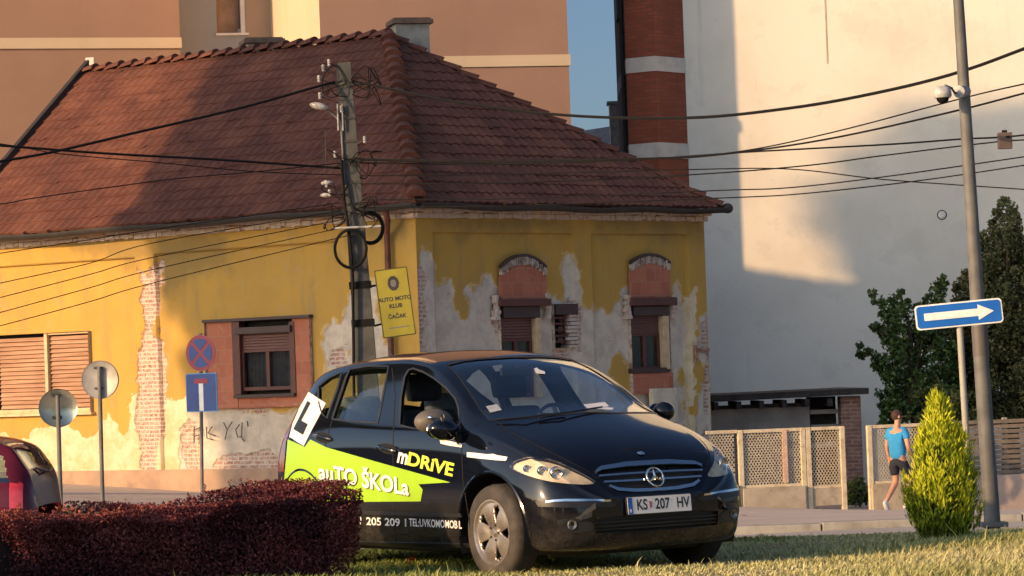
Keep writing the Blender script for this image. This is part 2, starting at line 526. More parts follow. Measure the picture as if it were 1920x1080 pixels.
def plaster_mat():
    t = NT('peeling_yellow_plaster')
    n1 = t.noise(4, 6, .65); n2 = t.noise(22, 5, .7); nb = t.noise(.9, 4, .6)
    jag = t.math('MULTIPLY_ADD', n2, .10, -.05)
    yel = t.mix(t.ramp(nb, .35, .7), rgb(.47, .285, .055), rgb(.42, .255, .055))
    st = t.noise(3, 5, .7, t.co((1.0, 1.0, .16)))                     # streaks run down the wall
    yel = t.mix(t.ramp(st, .50, .74, 0, .6), yel, rgb(.27, .19, .085))
    yel = t.mix(t.ramp(n1, .52, .72, 0, .4), yel, rgb(.40, .30, .14))
    yel = t.mix(t.ramp(n2, .62, .8, 0, .35), yel, rgb(.56, .46, .25))
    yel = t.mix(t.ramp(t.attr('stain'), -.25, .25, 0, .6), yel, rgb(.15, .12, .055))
    gre = t.mix(t.ramp(n1, .35, .65), rgb(.58, .51, .41), rgb(.45, .39, .32))
    gre = t.mix(t.ramp(n2, .55, .75, 0, .7), gre, rgb(.66, .59, .47))
    cre = t.mix(t.ramp(n1, .38, .66), rgb(.60, .52, .36), rgb(.52, .40, .22))
    brk, bf = brick_nodes(t, rgb(.27, .115, .075), rgb(.42, .24, .18), rgb(.50, .45, .38))
    brk = t.mix(t.ramp(n2, .44, .60, 0, .85), brk, rgb(.53, .44, .37))
    brk = t.mix(t.ramp(n1, .56, .72, 0, .6), brk, rgb(.22, .16, .13))
    def msk(nm, w=.03): return t.ramp(t.math('ADD', t.attr(nm), jag), -w*.5, w*.5)
    c = t.mix(msk('cream'), yel, cre)
    g0 = t.math('ADD', t.attr('grey'), jag)
    c = t.mix(t.ramp(g0, -.07, -.03, 0, .55), c, rgb(.62, .47, .24))
    c = t.mix(t.ramp(g0, -.015, .015), c, gre)
    c = t.mix(msk('brick'), c, brk)
    c = t.mix(t.math('MULTIPLY', t.ramp(g0, .05, .1), t.ramp(t.noise(1.7, 5, .7, t.co(loc=(3, 1, 5))), .66, .69, 0, .75)), c, brk)
    t.set(Base_Color=c, Roughness=.92)
    h = t.math('SUBTRACT', t.math('MULTIPLY', n2, .5), t.math('MULTIPLY', t.ramp(g0, -.02, .02), .6))
    t.bump(t.math('SUBTRACT', h, t.math('MULTIPLY', msk('brick'), .8)), .02, .8)
    return t.m
M_PLAST = plaster_mat()
def cornice_mat():
    t = NT('crumbling_cornice')
    n1 = t.noise(6, 6, .7); n2 = t.noise(2.0, 4, .6)
    brk, bf = brick_nodes(t, rgb(.32, .13, .09), rgb(.42, .21, .16), rgb(.45, .38, .34), .14, .07, .012)
    c = t.mix(t.ramp(n1, .32, .48), brk, rgb(.52, .44, .38))
    c = t.mix(t.ramp(n2, .55, .68, 0, .8), c, rgb(.60, .42, .24))
    t.set(Base_Color=c, Roughness=.95); t.bump(n1, .05, .9)
    return t.m
M_CORN = cornice_mat()
def block_mat():
    t = NT('red_hollow_block')
    c, f = brick_nodes(t, rgb(.34, .11, .065), rgb(.42, .15, .085), rgb(.36, .18, .12), .26, .25, .008)
    n = t.noise(7, 6, .7)
    c = t.mix(t.ramp(n, .55, .75, 0, .5), c, rgb(.58, .36, .26))
    c = t.mix(t.ramp(n, .45, .25, 0, .5), c, rgb(.28, .10, .06))
    t.set(Base_Color=c, Roughness=.9); t.bump(n, .01)
    return t.m
M_BLOCK = block_mat()
M_FRAME = pm('brown_window_frame', rgb(.10, .028, .018), rgb(.07, .02, .014), 4, .5)
M_SHUT = pm('brown_roller_shutter', rgb(.135, .055, .045), rgb(.105, .045, .036), 3, .55)
M_BOX = pm('dark_shutter_box', rgb(.055, .028, .024), None, 3, .55)
M_CURT = pm('net_curtain', rgb(.075, .07, .07), rgb(.03, .028, .028), 3, .9)
M_DARK = pm('dark_interior', rgb(.012, .011, .01), None, 3, .9)
M_CREAMW = pm('cream_wood', rgb(.58, .44, .26), rgb(.45, .33, .19), 8, .8)
M_ROUGH = pm('broken_mortar', rgb(.52, .45, .37), rgb(.20, .13, .10), 9, .95, bump=.03, bscale=22)
M_WGLASS = glass_mat('window_glass', rgb(.75, .78, .78), (1.2, .03))

HC = (-1.62, 55.0)
FL = Frame(HC, (.794, -.607)); FR = Frame(HC, (.701, .713))
house = thing('corner_house', 'old single-storey corner house with peeling yellow plaster and red tiled hip roof', 'house', Vector((HC[0], HC[1], -.75)))
zE = P(785, 398, 55).z                                           # top of wall
SR = FR.L(1325, 560)[0]; SLt = FL.L(-150, 600)[0]
ZB = -2.2
# openings
W_shut = FL.rect(-20, 625, 167, 775)
W_l = FL.rect(385, 600, 582, 765)
W_1 = FR.rect(941, 572, 1012, 745)
W_s = FR.rect(1040, 570, 1084, 652)
W_2 = FR.rect(1185, 572, 1258, 738)
lrec = [(FL.L(292, 600)[0], FL.L(640, 600)[0], -1.0, FL.L(460, 464)[1]), (FL.L(-140, 600)[0], FL.L(256, 600)[0], -1.0, FL.L(130, 491)[1])]
rrec = [(FR.L(815, 500)[0], FR.L(1075, 500)[0], -1.0, FR.L(945, 436)[1]), (FR.L(1111, 500)[0], FR.L(1290, 500)[0], -1.0, FR.L(1200, 438)[1])]
lp = dict(
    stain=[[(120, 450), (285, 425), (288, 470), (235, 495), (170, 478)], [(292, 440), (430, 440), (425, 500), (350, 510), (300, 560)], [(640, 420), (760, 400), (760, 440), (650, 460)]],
    cream=[[(-60, 835), (20, 820), (74, 815), (122, 797), (155, 815), (178, 804), (196, 790), (215, 806), (222, 822), (237, 815), (252, 790), (262, 770), (300, 770), (325, 740), (345, 735), (385, 765), (385, 960), (-60, 960)],
           [(245, 750), (258, 745), (262, 782), (248, 785)]],
    grey=[[(335, 790), (350, 770), (385, 765), (440, 765), (560, 765), (600, 960), (330, 960), (330, 840)], [(598, 620), (625, 600), (655, 585), (662, 700), (600, 700)],
          [(655, 560), (700, 540), (720, 700), (655, 700)]],
    brick=[[(264, 520), (296, 500), (298, 900), (262, 900)], [(340, 800), (362, 790), (366, 875), (345, 880)], [(400, 868), (520, 848), (560, 900), (400, 905)],
           [(604, 645), (650, 640), (655, 690), (606, 690)], [(450, 742), (560, 740), (560, 760), (450, 766)]])
rp = dict(
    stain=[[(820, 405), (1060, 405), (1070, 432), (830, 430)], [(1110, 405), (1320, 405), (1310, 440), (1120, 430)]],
    cream=[[(1290, 560), (1302, 540), (1310, 960), (1288, 960), (1284, 640)]],
    grey=[[(785, 429), (805, 470), (817, 502), (821, 531), (850, 539), (858, 559), (874, 592), (880, 543), (903, 543), (919, 520), (935, 531), (945, 560), (1025, 545), (1038, 560), (1086, 574), (1119, 574),
           (1155, 567), (1172, 543), (1184, 535), (1255, 560), (1261, 559), (1273, 527), (1286, 543), (1294, 590), (1285, 700), (1282, 900), (1190, 900), (1186, 715), (1175, 655), (1150, 655), (1146, 700), (1170, 760), (1130, 800), (1130, 960), (770, 960)],
          [(1312, 600), (1335, 590), (1335, 960), (1312, 960)], [(1066, 480), (1074, 470), (1086, 560), (1070, 565)]],
    brick=[[(760, 505), (790, 495), (797, 560), (796, 700), (800, 960), (760, 960)], [(1316, 600), (1335, 600), (1335, 900), (1318, 900)], [(1076, 575), (1090, 580), (1092, 660), (1040, 672), (1042, 652), (1078, 650)],
           [(930, 560), (944, 560), (946, 640), (936, 640)]])
obj('left_wall', wall_mesh('left_wall', FL, SLt, 0, ZB, zE+.1, [W_shut, W_l], M_PLAST, lp, lrec), house, FL.M)
obj('right_wall', wall_mesh('right_wall', FR, 0, SR, ZB, zE+.1, [W_1, W_s, W_2], M_PLAST, rp, rrec), house, FR.M)
# far side walls so the house is closed
mb = MB()
a, b = FL.W(SLt, ZB), FR.W(SR, ZB)
back = a + (b - FL.o)
for p, q in ((b, back), (back, a)):
    d = (q-p); mb.add([p, q, q+Vector((0, 0, zE-ZB)), p+Vector((0, 0, zE-ZB))], [(0, 1, 2, 3)])
mb.build('back_wall', M_PLAST, house, Matrix())

# plinth
zP = FL.L(300, 881)[1]
mb = MB(); mb.box((SLt, -.06, ZB), (-.0, 0.03, zP))
mb.build('plinth', pm('pink_render_plinth', rgb(.40, .27, .18), rgb(.28, .19, .14), 1.2, .9, bump=.01, dirt=(1.1, rgb(.16, .12, .10), .7)), house, FL.M)
mb = MB(); mb.box((-.05, -.06, ZB), (SR, 0.03, zP-.35))
mb.build('plinth', M_CONC, house, FR.M)

# cornice: stepped band under the eaves
for fr, x0, x1, nm in ((FL, SLt, .12, 'l'), (FR, -.12, SR+.02, 'r')):
    for (dy, za, zb) in ((-.10, zE-.10, zE-.01), (-.22, zE-.01, zE+.10)):
        mb = MB()
        n = int((x1-x0)/.12)
        for i in range(n):                                       # worn, uneven bricks
            u0, u1 = x0+(x1-x0)*i/n, x0+(x1-x0)*(i+1)/n
            j = random.random()*.035; jz = random.random()**2*.03
            mb.box((u0, dy+j, za+jz), (u1-.004, .10, zb))
        mb.build('cornice', M_CORN, house, fr.M, bevel=.008)

# ---- windows
def house_window(fr, rect, parent=house, box=None, shut=None, glass=None, dep=.16, name='window', mull=True, rev=M_ROUGH):
    """rect is the wall opening; box, shut, glass are photo boxes"""
    a, b, c, d = rect
    mb = MB(); reveal(mb, a, b, c, d, .3)
    root = obj(name, None, parent, fr.M) if False else None
    o = mb.build(name, rev, parent, fr.M, fixn=False)
    mb = MB(); mb.box((a, .3, c), (b, .33, d)); mb.build('recess_back', M_DARK, o, fr.M)
    if box:
        q = fr.rect(*box); mb = MB(); mb.box((q[0], -.02, q[2]), (q[1], dep+.05, q[3])); mb.build('shutter_box', M_BOX, o, fr.M, bevel=.012)
    if shut:
        q = fr.rect(*shut); mb = MB(); n = max(3, int((q[3]-q[2])/.045))
        for i in range(n):
            z0 = q[2]+(q[3]-q[2])*i/n; z1 = q[2]+(q[3]-q[2])*(i+1)/n
            mb.prism([(dep-.01, z0), (dep-.018, z0+.006), (dep-.018, z1-.008), (dep-.004, z1-.001), (dep+.01, z1-.001), (dep+.01, z0)], q[0], q[1],
                     Matrix(((0, 1, 0, 0), (1, 0, 0, 0), (0, 0, 1, 0), (0, 0, 0, 1))))
        mb.build('roller_shutter', M_SHUT, o, fr.M)
    if glass:
        q = fr.rect(*glass); w_ = .055; mb = MB()
        g0, g1, h0, h1 = q
        for bx in (((g0, dep-.03, h0), (g0+w_, dep+.03, h1)), ((g1-w_, dep-.03, h0), (g1, dep+.03, h1)), ((g0+w_, dep-.03, h0), (g1-w_, dep+.03, h0+w_*1.2)), ((g0+w_, dep-.03, h1-w_), (g1-w_, dep+.03, h1))):
            mb.box(*bx)
        if mull:
            m = (g0+g1)/2; mb.box((m-w_*.7, dep-.034, h0+w_*1.2), (m+w_*.7, dep+.026, h1-w_))
        mb.build('window_frame', M_FRAME, o, fr.M, bevel=.006)
        mb = MB(); mb.add([(g0+w_, dep, h0+w_), (g1-w_, dep, h0+w_), (g1-w_, dep, h1-w_), (g0+w_, dep, h1-w_)], [(0, 1, 2, 3)])
        mb.build('pane', M_WGLASS, o, fr.M)
        mb = MB(); n = 60; vs = []; fs = []                      # pleated net curtain
        for i in range(n+1):
            x = g0+w_+(g1-g0-2*w_)*i/n; y = dep+.08+.015*math.sin(i*1.3)+.008*math.sin(i*.37)
            vs += [(x, y, h0), (x, y, h1)]
        for i in range(n): fs.append((2*i, 2*i+2, 2*i+3, 2*i+1))
        mb.add(vs, fs); mb.build('curtain', M_CURT, o, fr.M, smooth=True)
    return o
wl = house_window(FL, W_l, box=(441, 612, 545, 625), shut=(446, 622, 542, 654), glass=(446, 654, 546, 732), dep=.13)
# red block infill round that window
q = FL.rect(440, 603, 546, 740); a, b, c, d = W_l
mb = MB(); mb.box((a, .05, c), (q[0], .3, d)); mb.box((q[1], .05, c), (b, .3, d)); mb.box((q[0], .06, c), (q[1], .3, q[2]))
mb.build('block_infill', M_BLOCK, wl, FL.M, bevel=.01)
mb = MB(); mb.box((q[0]-.05, -.02, q[2]-.05), (q[1]+.05, .1, q[2]+.01)); mb.build('sill', M_BOX, wl, FL.M, bevel=.005)
mb = MB(); mb.box((a-.03, -.03, d-.005), (b+.03, .12, d+.05)); mb.build('lintel', M_BOX, wl, FL.M, bevel=.005)
q = FL.rect(436, 603, 446, 740)
mb = MB(); mb.box((q[0]-.03, .03, q[2]), (q[1]+.02, .2, q[3])); mb.build('jamb', M_FRAME, wl, FL.M, bevel=.004)
q = FL.rect(541, 603, 549, 740); mb = MB(); mb.box((q[0], .03, q[2]), (q[1]+.02, .2, q[3])); mb.build('jamb', M_FRAME, wl, FL.M, bevel=.004)

w1 = house_window(FR, W_1, box=(943, 574, 1012, 596), shut=(945, 596, 1004, 634), glass=(944, 634, 1006, 744), dep=.12, mull=True)
w2 = house_window(FR, W_2, box=(1187, 574, 1253, 592), shut=(1187, 592, 1242, 624), glass=(1186, 624, 1244, 694), dep=.12, mull=True)
for o, st, lt in ((w1, (1007, 596, 1016, 745), (931, 561, 1027, 574)), (w2, (1244, 592, 1255, 692), (1177, 558, 1263, 573))):
    q = FR.rect(*st); mb = MB(); mb.box((q[0], -.01, q[2]), (q[1], .12, q[3])); mb.build('guide_rail', M_CREAMW, o, FR.M, bevel=.005)
    q = FR.rect(*lt); mb = MB(); mb.box((q[0], -.10, q[2]), (q[1], .12, q[3])); mb.build('lintel', M_FRAME, o, FR.M, bevel=.012)
    for xe in (q[0], q[1]):                                      # a stack of broken bricks at each end of the lintel
        mb = MB(); zz = q[2]-.24
        for i in range(7):
            sx = xe+random.uniform(-.09, .0); zh = random.uniform(.05, .075)
            mb.box((sx, -.03-random.random()*.03, zz), (xe+random.uniform(.02, .06), .08, zz+zh+.002)); zz += zh
        mb.build('broken_edge', M_CORN, o, FR.M)
q = FR.rect(1184, 690, 1247, 699); mb = MB(); mb.box((q[0], -.05, q[2]), (q[1], .14, q[3])); mb.build('sill', M_BOX, w2, FR.M, bevel=.005)
q = FR.rect(1188, 699, 1262, 738); mb = MB(); mb.box((q[0], -.012, q[2]), (q[1], .2, q[3])); mb.build('block_infill', M_BLOCK, w2, FR.M, bevel=.01)
ws = house_window(FR, W_s, box=(1041, 571, 1083, 590), dep=.14)
q = FR.rect(1042, 590, 1068, 646); mb = MB()
for i in range(5):
    z = q[2]+(q[3]-q[2])*(i+.5)/5; mb.box((q[0], .10, z-.02), (q[1], .13, z+.02))
mb.box((q[0], .09, q[2]), (q[0]+.04, .14, q[3])); mb.box((q[1]-.04, .09, q[2]), (q[1], .14, q[3]))
mb.build('window_frame', M_FRAME, ws, FR.M, bevel=.004)
q = FR.rect(1068, 588, 1084, 652); mb = MB()
for i in range(9):
    z = q[2]+(q[3]-q[2])*i/9; mb.box((q[0]+random.uniform(-.05, .05), -.01+random.random()*.04, z), (q[1]+.01, .28, z+(q[3]-q[2])/9-.01))
mb.build('broken_edge', M_CORN, ws, FR.M, bevel=.01)
# arched bricked-up tops
for (x0, x1, yt, ya, yb) in ((938, 1024, 478, 500, 566), (1182, 1256, 477, 492, 562)):
    a, b, c, d = FR.rect(x0, ya, x1, yb); zt = FR.L((x0+x1)/2, yt)[1]
    arc = [(a+(b-a)*i/12, d+(zt-d)*(1-((i/12-.5)*2)**2)) for i in range(13)]
    mb = MB(); mb.prism([(a, c)] + [(x, z-.17) for x, z in arc] + [(b, c)], -.012, .05)
    o = mb.build('bricked_up_arch', M_BLOCK, house, FR.M)
    mb = MB()
    for i in range(12):                                          # row of rough bricks under the arch
        (xa, za), (xb, zb) = arc[i], arc[i+1]
        zz = (za+zb)/2
        for kk in range(2):
            x_ = xa+(xb-xa)*kk*.5
            mb.box((x_+.006, -.03-random.random()*.02, zz-.19+random.random()*.03), (x_+(xb-xa)*.5-.004, .04, zz-.015-random.random()*.03))
    mb.build('arch_bricks', M_ROUGH, o, FR.M, bevel=.012)
    mb = MB()
    for i in range(12):
        (xa, za), (xb, zb) = arc[i], arc[i+1]
        mb.add([(xa, -.045, za-.035), (xb, -.045, zb-.035), (xb, -.045, zb+.02), (xa, -.045, za+.02), (xa, .02, za-.035), (xb, .02, zb-.035), (xb, .02, zb+.02), (xa, .02, za+.02)],
               [(0, 1, 2, 3), (0, 4, 5, 1), (1, 5, 6, 2), (2, 6, 7, 3), (3, 7, 4, 0)])
    mb.build('arch_edge', M_BOX, o, FR.M)
# shuttered window on the left
mb = MB(); a, b, c, d = W_shut; reveal(mb, a, b, c, d, .25)
ws_ = mb.build('window', M_PLAST, house, FL.M, fixn=False)
mb = MB(); mb.box((a, .24, c), (b, .26, d)); mb.build('recess_back', M_DARK, ws_, FL.M)
def slat_mat():
    t = NT('sun_bleached_wood')
    n = t.noise(2, 6, .7, t.co((.6, 1, 9))); n2 = t.noise(.8, 3)
    c = t.mix(t.ramp(n, .35, .7), rgb(.30, .165, .10), rgb(.44, .27, .17)); c = t.mix(t.ramp(n2, .5, .7, 0, .5), c, rgb(.24, .13, .09))
    t.set(Base_Color=c, Roughness=.85)
    return t.m
M_SLAT = slat_mat()
sm = FL.L(84, 700)[0]
mb = MB(); n = 17
for (xa, xb) in ((FL.L(-8, 700)[0], sm-.04), (sm+.04, b-.03)):
    for i in range(n):
        z0 = c+.10+(d-c-.16)*i/n; z1 = c+.10+(d-c-.16)*(i+1)/n; sag = random.uniform(-.012, .012)
        mb.add([(xa, .10+sag, z0+random.uniform(-.008, .008)), (xb, .10-sag, z0+random.uniform(-.008, .008)), (xb, .14, z1-.012), (xa, .14, z1-.012), (xa, .13, z0-.004), (xb, .13, z0-.004), (xb, .165, z1-.012), (xa, .165, z1-.012)],
               [(0, 1, 2, 3), (0, 4, 5, 1), (3, 2, 6, 7), (4, 7, 6, 5), (0, 3, 7, 4), (1, 5, 6, 2)])
mb.build('wooden_slats', M_SLAT, ws_, FL.M, fixn=False)
mb = MB(); mb.box((sm-.04, .04, c), (sm+.04, .12, d-.0)); mb.box((a, .05, c+.0), (sm-.04, .2, c+.08)); mb.box((sm+.04, .05, c), (b, .2, c+.08)); mb.box((b-.03, .06, c+.08), (b, .2, d)); mb.box((sm+.04, .06, d-.04), (b-.03, .2, d))
mb.build('window_frame', M_CREAMW, ws_, FL.M, bevel=.006)
mb = MB(); mb.box((a, -.03, c-.05), (b+.05, .1, c)); mb.build('sill', M_CREAMW, ws_, FL.M, bevel=.006)

# graffiti tag on the peeling patch
mb = MB()
def stroke(pts, r=.012):
    mb.tube([Vector((FL.L(*p)[0], .028, FL.L(*p)[1])) for p in pts], r, 5)
for pl in ([(362, 800), (362, 830)], [(362, 806), (372, 802), (374, 815), (363, 818)], [(385, 800), (386, 822), (396, 824)], [(396, 800), (388, 812), (402, 818)],
           [(417, 792), (424, 806), (433, 791)], [(424, 806), (420, 824)], [(447, 796), (440, 806), (444, 820), (452, 818)], [(452, 792), (451, 820), (456, 828)], [(462, 790), (463, 800)]): stroke(pl)
mb.build('graffiti', pm('grey_spray_paint', rgb(.10, .09, .085), None, 3, .8), house, FL.M)
# small meter box low on the right wall
q = FR.rect(1217, 728, 1264, 792)
mb = MB(); mb.box((q[0], -.09, q[2]), (q[1], .0, q[3])); mt = mb.build('meter_box', pm('cream_metal', rgb(.66, .58, .44), rgb(.50, .42, .30), 6, .6), house, FR.M, bevel=.01)
mb = MB(); mb.box((q[0]+.03, -.10, q[2]+.04), (q[1]-.03, -.088, q[3]-.04)); mb.build('door', pm('cream_metal_door', rgb(.62, .54, .40), None, 6, .6), mt, FR.M, bevel=.004)
# iron hook near the far corner
mb = MB(); x_, z_ = FR.L(1300, 655); mb.box((x_, -.05, z_-.25), (x_+.05, 0, z_+.08)); x2 = FR.L(1326, 655)[0]; mb.box((x_+.05, -.06, z_-.05), (x2, -.01, z_+.02))
mb.build('iron_bracket', pm('rusty_iron', rgb(.20, .09, .06), rgb(.45, .30, .24), 12, .9), house, FR.M)

# ---------------------------------------------------------------- roof
def roof_mat():
    t = NT('clay_roof_tiles')
    sx = t.n('SeparateXYZ'); t.t.links.new(t.co(), sx.inputs[0])
    cell = t.n('CombineXYZ'); t.t.links.new(t.math('FLOOR', t.math('DIVIDE', sx.outputs[0], .21)), cell.inputs[0]); t.t.links.new(t.math('FLOOR', t.math('DIVIDE', sx.outputs[1], .34)), cell.inputs[1])
    wn = t.n('TexWhiteNoise', noise_dimensions='3D'); t.t.links.new(cell.outputs[0], wn.inputs[0])
    n1 = t.noise(.7, 5, .7); n2 = t.noise(14, 5, .7)
    c = t.mix(wn.outputs[0], rgb(.088, .031, .023), rgb(.118, .041, .029))
    c = t.mix(t.ramp(n1, .42, .66, 0, .6), c, rgb(.21, .085, .052))
    c = t.mix(t.ramp(n1, .5, .3, 0, .55), c, rgb(.085, .04, .03))
    c = t.mix(t.ramp(n2, .55, .75, 0, .6), c, rgb(.07, .045, .035))
    c = t.mix(t.ramp(t.noise(40, 4), .60, .72, 0, .5), c, rgb(.33, .22, .13))
    t.set(Base_Color=c, Roughness=.9); t.b.inputs['Specular IOR Level'].default_value = .3
    t.bump(n2, .02)
    return t.m
M_TILE = roof_mat()
M_GUT = pm('dark_gutter', rgb(.018, .016, .017), rgb(.03, .026, .026), 5, .6)
OV = .42                                                          # eave overhang
zR = zE + .16
def eave(fr, x): return fr.W(x, zR, -OV)
# eave corner: where both overhang lines meet
def meet(p, d, q, e):
    k = ((q-p).x*e.y-(q-p).y*e.x)/(d.x*e.y-d.y*e.x); return p+d*k
C0 = meet(FL.W(0, zR, -OV), FL.e, FR.W(0, zR, -OV), FR.e); C0.z = zR
C1 = FR.W(SR+.03, zR, -OV)                                        # far right eave corner
mid = (C0+C1)*.5
# apex seen at (730, 66): on the vertical plane through mid along the left wall direction
pl_n = Vector((-FL.e.y, FL.e.x, 0))
AP = on_plane(730, 67, mid, pl_n)
# left end of the ridge, along FL.e at the same height
RE = None
kx = -30
best = 1e9
for i in range(600):
    q_ = AP - FL.e*(i*.05); d_ = abs(topx(q_)[0]-155)
    if d_ < best: best, RE = d_, q_
SLV = (RE - C0).dot(FL.e)                                         # along-wall position of the verge
C3 = C0 + FL.e*SLV
def roof_face(name, A, B, T0, T1, parent):
    """courses of pan tiles from eave A-B up to T0 (above A side) .. T1 (above B side); T0 may equal T1"""
    ex = (B-A).normalized(); up = (T0-A); up = (up-ex*up.dot(ex)); H = up.length; up.normalize(); nn = ex.cross(up)
    M = Matrix(((ex.x, up.x, nn.x, A.x), (ex.y, up.y, nn.y, A.y), (ex.z, up.z, nn.z, A.z), (0, 0, 0, 1)))
    Wd = (B-A).length; a0 = (T0-A).dot(ex); a1 = (T1-A).dot(ex)
    ch = .30; n = int(math.ceil(H/ch)); bm = bmesh.new()
    st = .21/6
    for i in range(n):
        y0, y1 = i*ch-.03, min((i+1)*ch+.03, H)
        xa = -.0+a0*(max(y0, 0))/H; xb = Wd+(a1-Wd)*max(y0, 0)/H
        ks = np.arange(math.floor(min(xa, a0)/st)-1, math.ceil(xb/st)+2)
        rows = []
        off = .0
        for (yy, lift) in ((y0, .036), (y0+.0, .0), (y1, .008)):
            r = []
            for k_ in ks:
                x = k_*st; ph = (k_ % 6)/6*2*math.pi
                wv = .014*math.cos(ph)
                hsh = (math.sin((k_//6)*12.9898+i*78.233)*43758.5453) % 1; jit = .018*(hsh-.5)-(.05 if hsh > .97 else 0)
                r.append(bm.verts.new((x, yy+(jit if yy == y0 else 0), (lift+wv+(.012*hsh if hsh > .93 else 0) if lift else wv*.9-.02))))
            rows.append(r)
        for k_ in range(len(ks)-1):
            bm.faces.new((rows[0][k_], rows[0][k_+1], rows[2][k_+1], rows[2][k_]))
            bm.faces.new((rows[1][k_], rows[1][k_+1], rows[0][k_+1], rows[0][k_]))
    g = lambda: bm.verts[:]+bm.edges[:]+bm.faces[:]
    if True:
        d = Vector((a0, H, 0)); no = Vector((-d.y, d.x, 0))      # left edge
        bmesh.ops.bisect_plane(bm, geom=g(), plane_co=(0, 0, 0), plane_no=no, clear_outer=True)
        d = Vector((a1-Wd, H, 0)); no = Vector((d.y, -d.x, 0))
        bmesh.ops.bisect_plane(bm, geom=g(), plane_co=(Wd, 0, 0), plane_no=no, clear_outer=True)
    me = bpy.data.meshes.new(name); bm.to_mesh(me); bm.free(); me.materials.append(M_TILE)
    return obj(name, me, parent, M)
roof = roof_face('roof', C3, C0, RE, AP, house)
roof_face('roof', C0, C1, AP, AP, house)
back0 = C1 - FL.e*0 + FL.i*0
Bk = C3 + (C1-C0)
mb = MB(); mb.add([C1, Bk, RE, AP], [(0, 1, 2, 3)]); mb.add([C3, Bk, RE], [(0, 1, 2)]); mb.build('roof', M_TILE, house, Matrix())
# ridge and hip caps
def caps(A, B, r=.115, stp=.36, name='ridge_tiles', up=.03):
    mb = MB(); d = (B-A); L = d.length; d.normalize()
    sd_ = d.cross(Vector((0, 0, 1))).normalized(); u = sd_.cross(d)
    n = int(L/stp)
    for i in range(n):
        p0 = A+d*(i*L/n); p1 = A+d*((i+1)*L/n+.05); vs = []; j = random.uniform(-.015, .015)
        for (p, rr, lf) in ((p0, r*1.18, r*.5), (p1, r*.84, 0.0)):
            for k_ in range(9):
                a_ = math.pi*k_/8
                vs.append(p+sd_*(math.cos(a_)*rr*1.15+j)+u*(math.sin(a_)*rr+lf+up-.03))
        fs = [(k_, k_+1, k_+10, k_+9) for k_ in range(8)]
        fs.append(tuple(range(9))[::-1])
        mb.add(vs, fs)
    return mb.build(name, M_TILE, house, Matrix(), fixn=False)
caps(C0+Vector((0, 0, .03)), AP, .13, .33); caps(AP, RE, .10, .36, up=.02); caps(C1, AP, .09, .36, up=.0)
# verge board at the left gable
mb = MB()
vd = (RE-C3).normalized()
for k_ in (0,):
    p0, p1 = C3-vd*.2, RE+vd*.15; sd_ = FL.e
    o_ = [Vector((0, 0, .16)), Vector((0, 0, -.16))]
    vs = [p0+o_[0]-sd_*.05, p0+o_[0]+sd_*.06, p1+o_[0]+sd_*.06, p1+o_[0]-sd_*.05, p0+o_[1]-sd_*.05, p0+o_[1]+sd_*.06, p1+o_[1]+sd_*.06, p1+o_[1]-sd_*.05]
    mb.add(vs, [(0, 1, 2, 3), (4, 7, 6, 5), (0, 4, 5, 1), (1, 5, 6, 2), (2, 6, 7, 3), (3, 7, 4, 0)])
mb.build('verge_board', M_GUT, house, Matrix())
# soffit, gutters
mb = MB()
for fr, x0, x1 in ((FL, SLV-.0, 0), (FR, 0, SR+.02)):
    p = [fr.W(x0, zE+.10, -OV+.02), fr.W(x1, zE+.10, -OV+.02), fr.W(x1, zE+.10, .05), fr.W(x0, zE+.10, .05)]
    mb.add(p, [(0, 1, 2, 3)])
mb.build('soffit', M_BOX, house, Matrix(), fixn=False)
def gutter(A, B):
    mb = MB(); d = (B-A).normalized(); s_ = d.cross(Vector((0, 0, 1))).normalized()
    vs = []; n = 40
    for i in range(n+1):
        p = A+(B-A)*i/n+Vector((0, 0, .015*math.sin(i*.5)-.02*math.sin(i/n*3.1)))
        for k_ in range(9):
            a_ = math.pi*k_/8; vs.append(p+s_*(math.cos(a_)*.085)+Vector((0, 0, -math.sin(a_)*.10)))
        for k_ in range(9):
            a_ = math.pi*(8-k_)/8; vs.append(p+s_*(math.cos(a_)*.078)+Vector((0, 0, -math.sin(a_)*.093)))
    m_ = 18; fs = [(i*m_+k_, i*m_+(k_+1) % m_, (i+1)*m_+(k_+1) % m_, (i+1)*m_+k_) for i in range(n) for k_ in range(m_)]
    fs += [tuple(range(m_)), tuple(n*m_+k_ for k_ in range(m_))[::-1]]
    mb.add(vs, fs); return mb
go = -.07
gutter(C3+FL.i*go+Vector((0, 0, -.03)), C0+FL.i*go+Vector((0, 0, -.03))).build('gutter', M_GUT, house, Matrix(), smooth=True)
g2 = gutter(C0+FR.i*go+Vector((0, 0, -.03)), C1+FR.i*go+FR.e*.08+Vector((0, 0, -.03)))
ball(g2, (C1+FR.i*go+FR.e*.1+Vector((0, 0, -.03))), (.11, .11, .10)); g2.build('gutter', M_GUT, house, Matrix(), smooth=True)
# rusty drainpipe close to the corner
xd = FL.L(738, 560)[0]
mb = MB(); mb.tube([FL.W(FL.L(752, 400)[0], zR-.1, -.42), FL.W(FL.L(750, 410)[0], zE-.12, -.34), FL.W(xd, FL.L(738, 440)[1], -.12), FL.W(xd, 1.5, -.12), FL.W(xd, -.9, -.12)], .055, 10)
for z in (2.6, 1.5, .4): mb.tube([FL.W(xd, z, -.12), FL.W(xd, z+.05, -.12)], .068, 10)
mb.build('drainpipe', pm('rusty_pipe', rgb(.16, .055, .035), rgb(.09, .035, .028), 5, .6, metal=.2), house, Matrix(), smooth=True)
